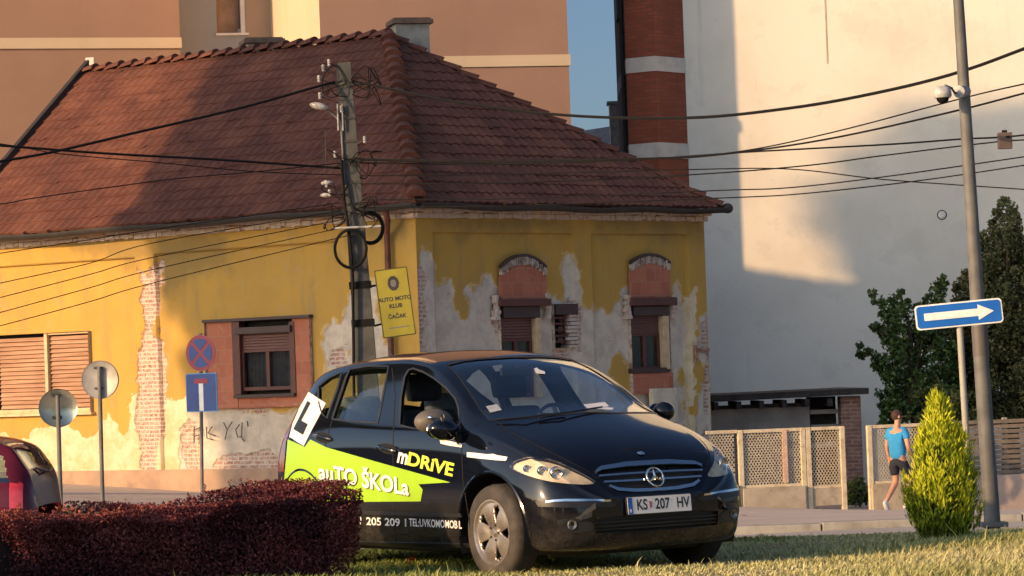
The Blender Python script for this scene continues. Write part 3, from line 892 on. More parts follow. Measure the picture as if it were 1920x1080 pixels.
# chimneys on the ridge
def chimney(px0, px1, pyt, pyb, D, mat, capm):
    a, b = P(px0, pyt, D), P(px1, pyt, D); wd = b.x-a.x; zt = a.z; zb = P(px0, pyb, D).z-1.2
    fr = Frame((a.x, a.y), (.97, .24)); mb = MB(); mb.box((0, 0, zb), (wd, wd*.8, zt-.12)); o = mb.build('chimney', mat, house, fr.M, bevel=.01)
    mb = MB(); mb.box((-.07, -.07, zt-.12), (wd+.07, wd*.8+.07, zt-.03)); mb.box((-.03, -.03, zt-.03), (wd+.03, wd*.8+.03, zt)); mb.build('chimney_cap', capm, o, fr.M, bevel=.015)
M_CHIM = pm('grey_chimney_render', rgb(.30, .285, .25), rgb(.20, .19, .165), 4, .95, bump=.012)
M_CHC = pm('brown_chimney_cap', rgb(.16, .10, .07), rgb(.10, .07, .05), 6, .9, bump=.01)
def depth_near(px, py, A, B):
    best = min((abs(topx(A+(B-A)*t)[0]-px), t) for t in np.linspace(0, 1, 200)); return (A+(B-A)*best[1]).y
chimney(741, 806, 33, 95, AP.y+.9, M_CHIM, M_CHC)
chimney(463, 528, 70, 100, depth_near(495, 80, RE, AP)+.7, pm('tan_chimney', rgb(.33, .27, .21), None, 4, .95), M_CHC)
a = P(160, 108, RE.y+.3); mb = MB(); mb.box((a.x, a.y, a.z-.5), (a.x+.17, a.y+.17, a.z)); mb.build('vent_pipe', pm('white_vent', rgb(.75, .68, .6), None, 4, .7), house, Matrix(), bevel=.01)
# ---------------------------------------------------------------- white building with brick corner column
def stucco(name, c, c2, streak=.5, bumpd=.004):
    t = NT(name)
    n1 = t.noise(.25, 5, .65); n2 = t.noise(30, 4, .6); st = t.noise(1.2, 5, .7, t.co((1, 1, .07)))
    k = t.mix(t.ramp(n1, .4, .66), c, c2)
    k = t.mix(t.ramp(st, .58, .78, 0, streak), k, vary(c2, .62))
    k = t.mix(t.ramp(n2, .55, .8, 0, .18), k, vary(c, .7))
    k = t.mix(t.ramp(t.noise(.9, 6, .75, t.co(loc=(5, 2, 8))), .56, .60, 0, streak*.35), k, vary(c2, .8))
    t.set(Base_Color=k, Roughness=.93); t.bump(n2, bumpd)
    return t.m
M_WHITE = stucco('white_render', rgb(.70, .66, .57), rgb(.61, .57, .49), .6)
def facebrick():
    t = NT('red_facing_brick')
    c, f = brick_nodes(t, rgb(.25, .06, .028), rgb(.34, .085, .04), rgb(.17, .08, .055), .25, .082, .012)
    n = t.noise(1.1, 4, .6, t.co((1, 1, .3)))
    c = t.mix(t.ramp(n, .4, .7, 0, .5), c, rgb(.17, .045, .025))
    t.set(Base_Color=c, Roughness=.85); t.b.inputs['Specular IOR Level'].default_value = .3
    return t.m
M_FBRICK = facebrick()
M_BAND = pm('pale_band', rgb(.62, .56, .50), rgb(.50, .45, .40), 3, .9)
DW = 72.0
Xw = lambda px: (px-960)/F_PX*DW
wb = thing('white_apartment_block', 'tall white rendered building with a red brick corner column on its left edge', 'building', Vector((Xw(1298), DW, -1.3)))
mb = MB(); x0, x1 = Xw(1298), 26.0
mb.add([(x0, DW, -2.5), (x1, DW, -2.5), (x1, DW, 24), (x0, DW, 24), (x0, DW+12, -2.5), (x1, DW+12, -2.5), (x1, DW+12, 24), (x0, DW+12, 24)], [(0, 1, 2, 3), (1, 5, 6, 2), (5, 4, 7, 6), (4, 0, 3, 7), (3, 2, 6, 7)])
mb.build('wall', M_WHITE, wb, Matrix())
cc = Vector((Xw(1241), DW-.85, 0)); cr = Vector((x0+.02, DW+.3, 0)); cl = Vector((Xw(1188), DW-.42, 0)); cb = Vector((Xw(1188), DW+6, 0)); ce = Vector((x0+.02, DW+6, 0))
zb0, zb1 = P(1225, 133, cc.y).z, P(1225, 105, cc.y).z
zb2, zb3 = P(1228, 296, cc.y).z, P(1228, 267, cc.y).z
poly = [(cl.x, cl.y), (cc.x, cc.y), (cr.x, cr.y-.3), (ce.x, ce.y), (cb.x, cb.y)]
def vprism(mb, poly, z0, z1, grow=0.0):
    c_ = Vector((sum(p[0] for p in poly)/len(poly), sum(p[1] for p in poly)/len(poly)))
    q_ = [Vector(p) for p in poly]
    q_ = [p+(p-c_).normalized()*grow*(1.0 if p.y < DW+1 else 0) for p in q_]
    n = len(q_)
    mb.add([(p.x, p.y, z0) for p in q_]+[(p.x, p.y, z1) for p in q_], [tuple(range(n))[::-1], tuple(range(n, 2*n))]+[(i, (i+1) % n, (i+1) % n+n, i+n) for i in range(n)])
mb = MB(); vprism(mb, poly, -2.5, 24); bc = mb.build('brick_column', M_FBRICK, wb, Matrix())
# object coordinates of this one run along x only: turn bricks round the corner by a box-mapped frame
for za, zb_ in ((zb0, zb1), (zb2, zb3)):
    mb = MB(); vprism(mb, poly, za, zb_, .035); mb.build('band', M_BAND, bc, Matrix())
mb = MB(); e = P(1158, 35, DW+.5); mb.box((e.x-.02, DW+.3, e.z), (cl.x+.02, DW+1.3, 24)); mb.build('roof_gutter', M_GUT, wb, Matrix(), bevel=.02)
mb = MB(); q_ = P(1169, 100, DW+1.0); mb.tube([(cl.x-.05, DW+.2, -2), (cl.x-.05, DW+.2, 24)], .045, 8); mb.build('downpipe', M_GUT, wb, Matrix(), smooth=True)
q_ = P(1766, 403, DW); mb = MB(); mb.lathe([(.0, -.05), (.05, -.05), (.055, -.02), (.085, -.02), (.09, 0.0)], 20, Matrix.Translation((q_.x, q_.y, q_.z)))
mb.build('vent_cover', pm('white_vent_cover', rgb(.75, .72, .66), None, 4, .5), wb, Matrix(), smooth=True)
mb = MB(); mb.lathe([(.09, -.004), (.112, -.004), (.112, .0)], 20, Matrix.Translation((q_.x, q_.y, q_.z))); mb.build('vent_rim', M_GUT, wb, Matrix())
sx_ = Xw(1566); mb = MB(); zz = P(1545, 120, DW).z; mb.box((sx_, DW-.012, zz), (sx_+.03, DW+.01, 24)); mb.build('wall_crack_filler', pm('filler', rgb(.50, .42, .30), None, 5, .9), wb, Matrix())

# ---------------------------------------------------------------- brown apartment building
M_BROWN = stucco('brown_render', rgb(.29, .175, .13), rgb(.25, .155, .115), .15)
M_CREAMR = stucco('cream_render', rgb(.52, .41, .29), rgb(.47, .37, .26), .15)
M_GREYR = stucco('grey_cream_render', rgb(.33, .34, .35), rgb(.30, .31, .32), .1)
M_WPVC = pm('white_window_pvc', rgb(.72, .70, .68), rgb(.62, .60, .57), 3, .4)
bb = thing('brown_apartment_building', 'brown rendered apartment building with cream bands behind the tiled roof', 'building', Vector((0, 72, -1.3)))
FB2 = Frame((.0203*69.3, 69.3), (.98, .2))
# right block
s_l = FB2.L(600, 60)[0]
mb = MB(); mb.add([(s_l, 0, -2.5), (0, 0, -2.5), (0, 0, 26), (s_l, 0, 26), (s_l, 12, -2.5), (0, 12, -2.5), (0, 12, 26), (s_l, 12, 26)], [(0, 1, 2, 3), (1, 5, 6, 2), (5, 4, 7, 6), (3, 2, 6, 7)])
mb.build('wall', M_BROWN, bb, FB2.M)
mb = MB(); mb.add([(s_l, -.001, -2.5), (s_l, -.001, 26), (s_l, 12, 26), (s_l, 12, -2.5)], [(0, 1, 2, 3)]); mb.build('side_wall', M_CREAMR, bb, FB2.M, fixn=False)
z1, z0 = FB2.L(945, 104)[1], FB2.L(945, 125)[1]
mb = MB(); mb.box((s_l+.0, -.035, z0), (.035, .2, z1)); mb.build('cream_band', M_CREAMR, bb, FB2.M)
# recessed bay and left block
FB3 = Frame((-5.6, 76.2), (.98, .2)); FB4 = Frame((P(337, 60, 74.3).x, 74.3), (.95, .30))
q = FB3.rect(405, -60, 458, 62)
mb = MB(); sL = FB3.L(300, 60)[0]
for a_, b_, c_, d_ in ((sL, q[0], -2.5, 26), (q[1], .6, -2.5, 26), (q[0], q[1], -2.5, q[2]), (q[0], q[1], q[3], 26)):
    mb.add([(a_, 0, c_), (b_, 0, c_), (b_, 0, d_), (a_, 0, d_)], [(0, 1, 2, 3)])
mb.build('bay_wall', M_GREYR, bb, FB3.M, fixn=False)
mb = MB(); t0, t1 = FB3.L(461, 30)[0], FB3.L(520, 30)[0]; mb.box((t0, -.02, -2), (t1, .05, 26)); mb.build('tan_panel', stucco('tan_render', rgb(.42, .30, .21), rgb(.38, .27, .19), .1), bb, FB3.M)
mb = MB(); reveal(mb, *q, .25); wn = mb.build('window', M_WPVC, bb, FB3.M, fixn=False)
mb = MB(); mb.box((q[0], .25, q[2]), (q[1], .3, q[3])); mb.build('blind', pm('tan_blind', rgb(.36, .23, .15), None, 4, .8), wn, FB3.M)
mb = MB(); w_ = .07
mb.box((q[0]-.04, -.05, q[2]-.06), (q[1]+.08, .2, q[2])); mb.build('sill', M_WPVC, wn, FB3.M, bevel=.01)
mb = MB()                                                        # sash tilted open
Ms = Matrix.Translation((q[1]-.04, .12, q[2]+.03)) @ Matrix.Rotation(R(-62), 4, 'Z')
for bx in (((-.62, -.03, 0), (-.55, .03, 2)), ((-.07, -.03, 0), (0, .03, 2)), ((-.55, -.03, 0), (-.07, .03, .08))): mb.box(*bx, Ms)
mb.box((q[1]-.1, .0, q[2]), (q[1], .15, q[3])); mb.build('sash', M_WPVC, wn, FB3.M)
mb = MB(); mb.box((-.55, -.005, .08), (-.07, .005, 2), Ms); mb.build('pane', M_WGLASS, wn, FB3.M)
mb = MB(); mb.add([(-14, 0, -2.5), (0, 0, -2.5), (0, 0, 26), (-14, 0, 26), (-14, 8, -2.5), (0, 8, -2.5), (0, 8, 26), (-14, 8, 26)], [(0, 1, 2, 3), (1, 5, 6, 2), (5, 4, 7, 6), (4, 0, 3, 7), (3, 2, 6, 7)])
mb.build('wall', M_BROWN, bb, FB4.M)
z1, z0 = FB4.L(170, 71)[1], FB4.L(170, 91)[1]
mb = MB(); mb.box((-14, -.04, z0), (.03, .2, z1)); mb.build('cream_band', M_CREAMR, bb, FB4.M)

# far slate roof in the gap
M_SLATE = pm('grey_slate', rgb(.11, .11, .12), rgb(.19, .18, .18), 9, .85, bump=.02)
a, b, c, d = P(1062, 240, 90), P(1186, 216, 90), P(1190, 320, 88), P(1060, 330, 88)
fh = thing('far_house', 'small grey slate roof seen in the gap between the brown and white buildings', 'house', Vector((b.x, 92, -1)))
mb = MB(); mb.add([d, c+Vector((.6, 0, 0)), b+Vector((.6, 2, 0)), a+Vector((0, 2, 0)), d+Vector((0, 7, 0)), c+Vector((.6, 7, 0))], [(0, 1, 2, 3), (3, 2, 5, 4), (0, 3, 4), (1, 5, 2)]); mb.build('roof', M_SLATE, fh, Matrix())
mb = MB(); mb.box((d.x+.3, 88.2, -1.5), (c.x+.5, 94, d.z+.02)); mb.build('wall', M_GREYR, fh, Matrix())
q_ = P(1142, 190, 89.7); q2 = P(1176, 245, 89.7); mb = MB(); mb.box((q_.x, 89.7, q2.z-.6), (q2.x, 90.3, q_.z-.08)); mb.box((q_.x-.06, 89.64, q_.z-.08), (q2.x+.06, 90.36, q_.z)); mb.build('chimney', M_SLATE, fh, Matrix(), bevel=.01)

# ---------------------------------------------------------------- shed behind the gate
M_WOODK = pm('blackened_wood', rgb(.022, .018, .016), rgb(.045, .035, .03), 8, .9)
M_SHEDW = pm('grey_shed_wall', rgb(.34, .30, .26), rgb(.24, .21, .185), 1.5, .95, bump=.01)
def dkbrick():
    t = NT('dark_old_brick'); c, f = brick_nodes(t, rgb(.22, .085, .06), rgb(.30, .14, .10), rgb(.28, .24, .20), .25, .078, .012)
    n = t.noise(5, 5, .7); c = t.mix(t.ramp(n, .45, .65, 0, .6), c, rgb(.14, .08, .06)); t.set(Base_Color=c, Roughness=.95); t.bump(n, .02); return t.m
M_DBRICK = dkbrick()
FS = Frame((P(1335, 800, 63.2).x-.5, 63.2), (1, .05))
shed = thing('shed', 'low flat-roofed shed with grey wall and dark brick pier behind the gate', 'shed', FS.W(0, -1.3))
a, b, c, d = FS.rect(1328, 758, 1520, 900); mb = MB(); mb.box((a, 0, -1.8), (b, .15, d)); mb.build('wall', M_SHEDW, shed, FS.M)
b2 = FS.L(1574, 800)[0]; b3 = FS.L(1612, 800)[0]; zt = FS.L(1600, 742)[1]
mb = MB(); mb.box((b2, -.25, -1.8), (b3, .15, zt)); mb.build('brick_pier', M_DBRICK, shed, FS.M, bevel=.01)
mb = MB(); mb.box((b, .4, -1.8), (b2, .45, zt)); mb.box((b, .15, -1.8), (b+.02, .4, zt)); mb.build('recess_back', M_WOODK, shed, FS.M)
for (ya, yb_) in ((768, 776), (796, 803), (830, 838)):
    mb = MB(); mb.box((b+.02, .05, FS.L(1545, yb_)[1]), (b2-.001, .38, FS.L(1545, ya)[1])); mb.build('shelf', M_SHEDW, shed, FS.M)
mb = MB(); z_a, z_b = FS.L(1335, 742)[1], FS.L(1620, 727)[1]; xr = FS.L(1621, 735)[0]
mb.add([(-.8, -.55, z_a-.14), (xr, -.55, z_b-.12), (xr, -.55, z_b), (-.8, -.55, z_a), (-.8, 3.2, z_a-.14), (xr, 3.2, z_b-.12), (xr, 3.2, z_b), (-.8, 3.2, z_a)], [(0, 1, 2, 3), (1, 5, 6, 2), (5, 4, 7, 6), (4, 0, 3, 7), (3, 2, 6, 7), (0, 4, 5, 1)])
mb.build('roof', M_WOODK, shed, FS.M, bevel=.01)
for i in range(8):
    x_ = i*.45-.4; mb = MB(); mb.box((x_, -.5, z_a-.28), (x_+.09, 1, z_a-.13)); mb.build('rafter', M_WOODK, shed, FS.M)
mb = MB(); mb.box((FS.L(1336, 760)[0], -.05, FS.L(1336, 768)[1]), (b, 0, z_a-.2)); mb.build('wall_plate', M_WOODK, shed, FS.M)

# ---------------------------------------------------------------- fences
M_CREAMM = pm('cream_painted_iron', rgb(.62, .54, .38), rgb(.52, .43, .29), 7, .65, dirt=(5, rgb(.25, .13, .07), .6))
M_FCONC = pm('tan_fence_plinth', rgb(.42, .36, .28), rgb(.32, .27, .20), 2.5, .95, bump=.01, dirt=(2, rgb(.13, .10, .08), .6))
FF = Frame((P(1385, 880, 57.5).x, 57.5), (.965, .26))
def lattice(mb, a, b, c, d, cw=.06, ch=.09, th=.009):
    """expanded metal: two sets of slanting strands, clipped to the frame"""
    sl = ch/cw; n0 = int((a*sl-d)/ch)-1
    for sgn in (1, -1):
        k0 = int(math.floor((c-sgn*sl*(b if sgn > 0 else a))/ch))-1; k1 = int(math.ceil((d-sgn*sl*(a if sgn > 0 else b))/ch))+1
        for k_ in range(k0, k1+1):
            z_ = lambda x: k_*ch+sgn*sl*x
            xs_ = sorted([(c-k_*ch)/(sgn*sl), (d-k_*ch)/(sgn*sl)]); xa, xb = max(a, xs_[0]), min(b, xs_[1])
            if xb-xa < .01: continue
            p, q2 = (xa, z_(xa)), (xb, z_(xb)); mb.add([(p[0]-th, 0, p[1]), (p[0]+th, 0, p[1]), (q2[0]+th, 0, q2[1]), (q2[0]-th, 0, q2[1]), (p[0], .012, p[1]), (q2[0], .012, q2[1])], [(0, 1, 2, 3), (0, 4, 1), (0, 3, 5, 4), (1, 4, 5, 2), (2, 5, 3)])
def fence_panel(name, label, cat, px0, px1, yt, ym, yb, posts=(1, 1), group=None, base=True):
    a, b = FF.L(px0, (yt+yb)/2)[0], FF.L(px1, (yt+yb)/2)[0]; pm_ = (px0+px1)/2
    zt, zm, zb = FF.L(pm_, yt)[1], FF.L(pm_, ym)[1], FF.L(pm_, yb)[1]
    t = thing(name, label, cat, FF.W(a, zb), group); w_ = .06
    mb = MB(); lattice(mb, a+w_, b-w_, zm, zt-w_); mb.build('mesh_infill', M_CREAMM, t, FF.M, fixn=False)
    mb = MB(); mb.box((a, -.03, zt-w_), (b, .03, zt)); mb.build('top_rail', M_CREAMM, t, FF.M, bevel=.006); mb = MB(); mb.box((a+w_, -.025, zm-.05), (b-w_, .025, zm)); mb.build('lower_rail', M_CREAMM, t, FF.M, bevel=.006)
    for i, x_ in enumerate((a, b-w_)):
        if posts[i]: mb = MB(); mb.box((x_-.01, -.04, zb-.25), (x_+w_+.02, .04, zt-.003)); mb.build('post', M_CREAMM, t, FF.M, bevel=.006)
    if base: mb = MB(); mb.box((a+w_*.5, -.02 if base == 1 else -.1, zb-(.0 if base == 1 else .5)), (b-w_*.5, .02 if base == 1 else .1, zm-.05)); mb.build('base_panel' if base == 1 else 'base_wall', M_FCONC, t, FF.M, bevel=.008)
    return t
G = 'cream mesh fence panels by the gate'
fence_panel('mesh_fence', 'cream mesh fence section half hidden behind the black car', 'fence', 1326, 1384, 807, 905, 962, (0, 0), G, 2)
fence_panel('mesh_fence', 'wide cream mesh fence section on concrete base between black car and gate leaf', 'fence', 1386, 1509, 804, 908, 955, (1, 1), G, 2)
pst = FF.L(1466, 850)[0]
fence_panel('metal_gate', 'closed cream mesh gate leaf with solid bottom beside the dark brick pier', 'gate', 1513, 1583, 800, 910, 948, (1, 1), None, 1)
fence_panel('mesh_fence', 'cream mesh fence section behind the walking person in blue', 'fence', 1628, 1795, 794, 899, 940, (1, 1), G, 2)
mb = MB(); mb.box((pst, -.05, FF.L(1470, 905)[1]), (pst+.09, -.03, FF.L(1470, 806)[1])); tag(mb.build('board', pm('pale_pink_board', rgb(.62, .42, .30), rgb(.5, .33, .24), 8, .85), None, FF.M), 'narrow pale board fixed upright on the wide mesh fence section', 'board')
# slat fence
a, b = FF.L(1790, 840)[0], FF.L(2080, 840)[0]; zt, zm = FF.L(1880, 785)[1], FF.L(1880, 890)[1]
t = thing('slat_fence', 'grey-brown horizontal slat fence on a low wall at the right edge', 'fence', FF.W(a, -1.3)); n = 11
mb = MB()
for i in range(n):
    z0_ = zm+(zt-zm)*i/n; mb.box((a, -.02, z0_+.012), (b, .02, z0_+(zt-zm)/n-.012), None)
mb.build('slats', pm('weathered_slats', rgb(.20, .16, .125), rgb(.13, .105, .085), 4, .9, bump=.004), t, FF.M, bevel=.004)
for x_ in np.linspace(a, b, 4): mb = MB(); mb.box((x_-.04, .02, zm-.1), (x_+.04, .09, zt+.02)); mb.build('post', M_CONC, t, FF.M)
mb = MB(); mb.box((a, -.12, -2), (b, .14, zm)); mb.build('base_wall', pm('pinkish_base_wall', rgb(.42, .33, .28), rgb(.30, .24, .20), 2, .95, bump=.01), t, FF.M, bevel=.01)

# ---------------------------------------------------------------- poles and signs
M_GALV = pm('galvanised_steel', rgb(.135, .135, .13), rgb(.09, .09, .088), 5, .65, metal=.1)
M_PCONC = pm('pole_concrete', rgb(.065, .067, .065), rgb(.035, .036, .035), 4, .9, bump=.008, dirt=(3, rgb(.09, .085, .08), .6))
M_BLACK = pm('black_plastic', rgb(.006, .006, .0065), None, 4, .8, spec=.2)
M_INS = pm('white_porcelain', rgb(.42, .42, .41), rgb(.2, .2, .2), 8, .3)
M_BLUE = pm('sign_blue', rgb(.004, .055, .26), rgb(.003, .045, .21), 6, .35)
M_RED = pm('sign_red', rgb(.28, .02, .05), rgb(.23, .018, .04), 6, .35)
M_SWH = pm('sign_white', rgb(.78, .78, .76), rgb(.66, .66, .64), 6, .4)
M_YEL = pm('sign_yellow', rgb(.42, .35, .035), rgb(.36, .30, .03), 3, .45)
M_SBACK = pm('sign_back_grey', rgb(.36, .35, .33), rgb(.26, .255, .24), 4, .55, metal=.3)

# lamp post at the right
lp_ = thing('lamp_post', 'tall grey steel lamp post behind the little conifer at the right', 'lamp post', Vector((P(1862, 985, 26.2).x, 26.2, gz(3.9, 26.2))))
ys_ = [990, 650, 560, 0, -260]; xs2 = [1862, 1838, 1832, 1797, 1781]; rr = [.068, .062, .058, .044, .038]
pts = [P(x_, y_, 26.2) for x_, y_ in zip(xs2, ys_)]; pts[0].z -= .1
mb = MB(); mb.tube(pts, rr, 16); mb.build('pole', M_GALV, lp_, Matrix(), smooth=True)
mb = MB(); mb.tube([P(1839.5, 668, 26.2), P(1836, 612, 26.2)], .066, 16); mb.build('collar', pm('dark_band', rgb(.10, .09, .085), None, 4, .6), lp_, Matrix(), smooth=True)
mb = MB(); mb.box((-.11, -.11, -.02), (.11, .11, .02), Matrix.Translation(P(1862, 983, 26.2))); mb.build('base_plate', M_GALV, lp_, Matrix(), bevel=.006)
mb = MB(); mb.tube([P(1781, -260, 26.2), P(1740, -330, 26.0), P(1600, -350, 25.6)], .03, 8); ball(mb, P(1570, -345, 25.5), (.22, .12, .06)); mb.build('lamp_head', M_GALV, lp_, Matrix(), smooth=True)
dc = thing('dome_camera', 'white dome surveillance camera on a bracket on the grey lamp post', 'camera', P(1768, 183, 26.2))
mb = MB(); mb.tube([P(1806, 176, 26.2), P(1790, 174, 26.1), P(1784, 165, 26.05), P(1772, 160, 26.0)], .010, 8); mb.build('bracket', M_GALV, dc, Matrix(), smooth=True)
mb = MB(); c_ = P(1767, 172, 26.0); mb.lathe([(0, .045), (.035, .045), (.062, .03), (.075, .0), (.075, -.035), (.066, -.05)], 20, Matrix.Translation(c_) @ Matrix.Rotation(R(90), 4, 'X')); mb.build('housing', M_INS, dc, Matrix(), smooth=True)
mb = MB(); ball(mb, c_+Vector((0, 0, -.05)), (.052, .052, .05)); mb.build('dome', M_BLACK, dc, Matrix(), smooth=True)
mb = MB(); mb.tube([P(1798, 172, 26.1), P(1810, 172, 26.2)], .052, 12); mb.build('clamp', M_INS, dc, Matrix())

# one-way sign
c_ = P(1798, 589, 25.2); e_ = P(1880, 581, 25.2)-P(1717, 597, 25.2); W_ = e_.length; H_ = W_*.285
ow = thing('one_way_sign', 'blue one-way sign with white arrow pointing right on a thin post', 'road sign', Vector((P(1822, 985, 25.2).x, 25.2, 0)))
M_ = frame_from(c_, e_, Vector((.0, .08, 1)))
mb = MB(); mb.prism(rrect(W_, H_, .03), 0, .012); mb.build('panel', M_SWH, ow, M_)
mb = MB(); mb.prism(rrect(W_-.024, H_-.024, .025), -.004, .0); mb.build('blue_face', pm('bright_sign_blue', rgb(.008, .12, .48), rgb(.007, .10, .42), 6, .35), ow, M_)
mb = MB(); aw = W_*.40; ah = H_*.15
mb.prism([(-aw, -ah), (aw*.55, -ah), (aw*.55, -ah*2.1), (aw, 0), (aw*.55, ah*2.1), (aw*.55, ah), (-aw, ah)], -.008, -.004); mb.build('arrow', M_SWH, ow, M_)
mb = MB(); pole(mb, P(1797, 570, 25.23), P(1822, 990, 25.23)-Vector((0, 0, .1)), .026); mb.build('post', pm('cream_post', rgb(.36, .35, .30), rgb(.28, .27, .23), 5, .6), ow, Matrix(), smooth=True)

# yellow club sign on brackets
up_ = P(690, 670, 50)
c_ = P(741, 567, 49.9); M_ = frame_from(c_, P(772, 563, 49.9)-P(712, 571, 49.75)*1.0, P(733, 504, 49.9)-P(748, 630, 49.9))
ys = thing('club_sign', 'yellow plate sign with black emblem and lettering bracketed to the concrete utility pole', 'sign', c_)
W_, H_ = .50, 1.04
mb = MB(); mb.prism(rrect(W_+.03, H_+.03, .012), 0, .02); mb.build('panel', pm('olive_edge', rgb(.10, .09, .02), None, 4, .5), ys, M_)
mb = MB(); mb.prism(rrect(W_-.005, H_-.005, .012), -.006, 0); mb.build('yellow_face', M_YEL, ys, M_)
M_INK = pm('dark_sign_ink', rgb(.06, .055, .05), None, 6, .6)
M_INKG = pm('grey_sign_ink', rgb(.22, .20, .19), None, 6, .6)
mb = MB(); mb.lathe([(.045, -.0075), (.095, -.0075)], 10, Matrix.Translation((.01, 0, .30)) @ Matrix.Diagonal((1, 1, 1.25, 1))); mb.build('emblem_ring', M_INK, ys, M_, fixn=False)
mb = MB(); mb.prism([(-.03, -.05), (.03, -.05), (.042, .01), (.0, .06), (-.042, .01)], -.0085, -.0065, Matrix.Translation((.01, 0, .30))); mb.build('emblem_core', M_INKG, ys, M_)
sign_text('AUTO MOTO', .088, 0, .055, M_INK, ys, M_, y=-.008, bold=.003); sign_text('KLUB', .088, 0, -.055, M_INK, ys, M_, y=-.008, bold=.003); sign_text('ČAČAK', .085, 0, -.22, M_INK, ys, M_, y=-.008, bold=.003)
mb = MB(); mb.box((-.16, -.008, -.40), (.17, -.0062, -.382)); mb.build('underline', M_INKG, ys, M_)
for (xa, ya, xb, yb_) in ((694, 537, 713, 534), (702, 611, 722, 606)):
    mb = MB(); mb.tube([P(xa, ya, 50), P(xb, yb_, 49.93)], .018, 6); mb.build('bracket', M_BLACK, ys, Matrix())

# no stopping + dead end signs on one post
D_ = 53.0
sp = thing('sign_post', 'thin steel post carrying the no-stopping and dead-end signs', 'post', Vector((P(378, 925, D_).x, D_, gz(-5, D_))))
mb = MB(); pole(mb, P(376, 625, D_+.03), P(379, 940, D_+.03), .03); mb.build('pole', M_GALV, sp, Matrix(), smooth=True)
yaw = Matrix.Rotation(R(-32), 4, 'Z')
ns = thing('no_stopping_sign', 'round blue and red no-stopping sign above the square dead-end sign', 'road sign', P(376, 662, D_))
M_ = Matrix.Translation(P(375.5, 662, D_-.02)) @ Matrix.Rotation(-ROLL*0, 4, 'Y') @ yaw
r_ = .30
mb = MB(); mb.lathe([(0, 0), (r_, 0), (r_, .02), (0, .02)], 40); mb.build('disc', M_RED, ns, M_)
mb = MB(); mb.lathe([(r_*.985, -.002), (r_*1.01, .004)], 40); mb.build('rim', pm('pink_edge', rgb(.65, .3, .3), None, 4, .5), ns, M_)
# blue quadrants between the red ring and the red cross
for q_ in range(4):
    mb = MB(); ri = r_*.80; pts = [(0, 0)]
    a0 = 45+q_*90; dl = math.degrees(math.asin(.03/ri))
    seg = [(ri*math.cos(R(a)), ri*math.sin(R(a))) for a in np.linspace(a0+dl, a0+90-dl, 12)]
    am = R(a0+45); inn = (.042*math.cos(am), .042*math.sin(am))
    mb.prism([inn]+seg, -.004, 0); mb.build('blue_field', M_BLUE, ns, M_)
de = thing('dead_end_sign', 'square blue dead-end sign with white and red T mark below the round sign', 'road sign', P(378, 736, D_))
M_ = Matrix.Translation(P(377.5, 736, D_-.02)) @ yaw
mb = MB(); mb.prism(rrect(.64, .64, .03), 0, .02); mb.build('panel', pm('sign_light_blue_edge', rgb(.10, .30, .62), None, 4, .4), de, M_)
mb = MB(); mb.prism(rrect(.61, .61, .03), -.004, 0); mb.build('blue_face', M_BLUE, de, M_)
mb = MB(); mb.prism([(-.045, -.30), (.045, -.30), (.045, .15), (-.045, .15)], -.008, -.004); mb.build('white_bar', M_SWH, de, M_)
mb = MB(); mb.prism([(-.14, .15), (.14, .15), (.14, .23), (-.14, .23)], -.008, -.004); mb.build('red_bar', M_RED, de, M_)

# backs of two round signs
for (px, py, pb, D_, nm, lab, mt, tilt) in ((187, 712, 935, 50.0, 'round_sign', 'taller round sign on a post, seen from its plain grey back', M_SBACK, -12), (109, 765, 950, 47.0, 'round_sign', 'lower round sign with shiny greenish back beside the red car', None, 10)):
    if mt is None: mt = pm('shiny_metal_back', rgb(.42, .42, .33), rgb(.28, .29, .24), 1.6, .25, metal=.75)
    t = thing(nm, lab, 'road sign', Vector((P(px+3, pb, D_).x, D_, gz(-7, D_))), 'round signs seen from behind')
    M_ = Matrix.Translation(P(px, py, D_)) @ Matrix.Rotation(R(tilt), 4, 'Z')
    rr_ = .30*(1 if D_ == 50 else .95)
    mb = MB(); mb.lathe([(0, .02), (rr_*.93, .02), (rr_, .0), (rr_*1.0, .05), (0, .05)], 40, None); mb.build('disc', mt, t, M_, smooth=True, ang=50)
    for zz in (-.15, .17): mb = MB(); mb.box((-.09, -.012, zz), (.05, .02, zz+.035)); mb.build('clamp', M_GUT, t, M_, bevel=.004)
    mb = MB(); pole(mb, P(px-1, py-24, D_-.04), P(px+5, pb, D_-.04)-Vector((0, 0, .3)), .034); mb.build('post', M_GALV, t, Matrix(), smooth=True)

# ---------------------------------------------------------------- utility pole
D_ = 50.0
up = thing('utility_pole', 'grey concrete utility pole hung with coils and insulators in front of the house corner', 'utility pole', Vector((P(705, 930, D_).x, D_, gz(-2, D_))))
a, b = P(644, 118, D_), P(703, 900, D_); ax = (a-b).normalized(); b = b-ax*1.0
M_ = frame_from(b, Vector((1, 0, 0))-ax*ax.x, ax); Hh = (a-b).length
mb = MB(); w0, w1 = .19, .112
n = 12
for i in range(n):
    f0, f1 = i/n, (i+1)/n; wa, wb_ = w0+(w1-w0)*f0, w0+(w1-w0)*f1
    mb.add([(s_*wa, t_*wa*.8, Hh*f0) for s_, t_ in ((-1, -1), (1, -1), (1, 1), (-1, 1))]+[(s_*wb_, t_*wb_*.8, Hh*f1) for s_, t_ in ((-1, -1), (1, -1), (1, 1), (-1, 1))],
           [(0, 1, 5, 4), (1, 2, 6, 5), (2, 3, 7, 6), (3, 0, 4, 7)]+([(4, 5, 6, 7)] if i == n-1 else []))
mb.build('shaft', M_PCONC, up, M_)
def onp(px, py, d=0.0): return P(px, py, D_+d)
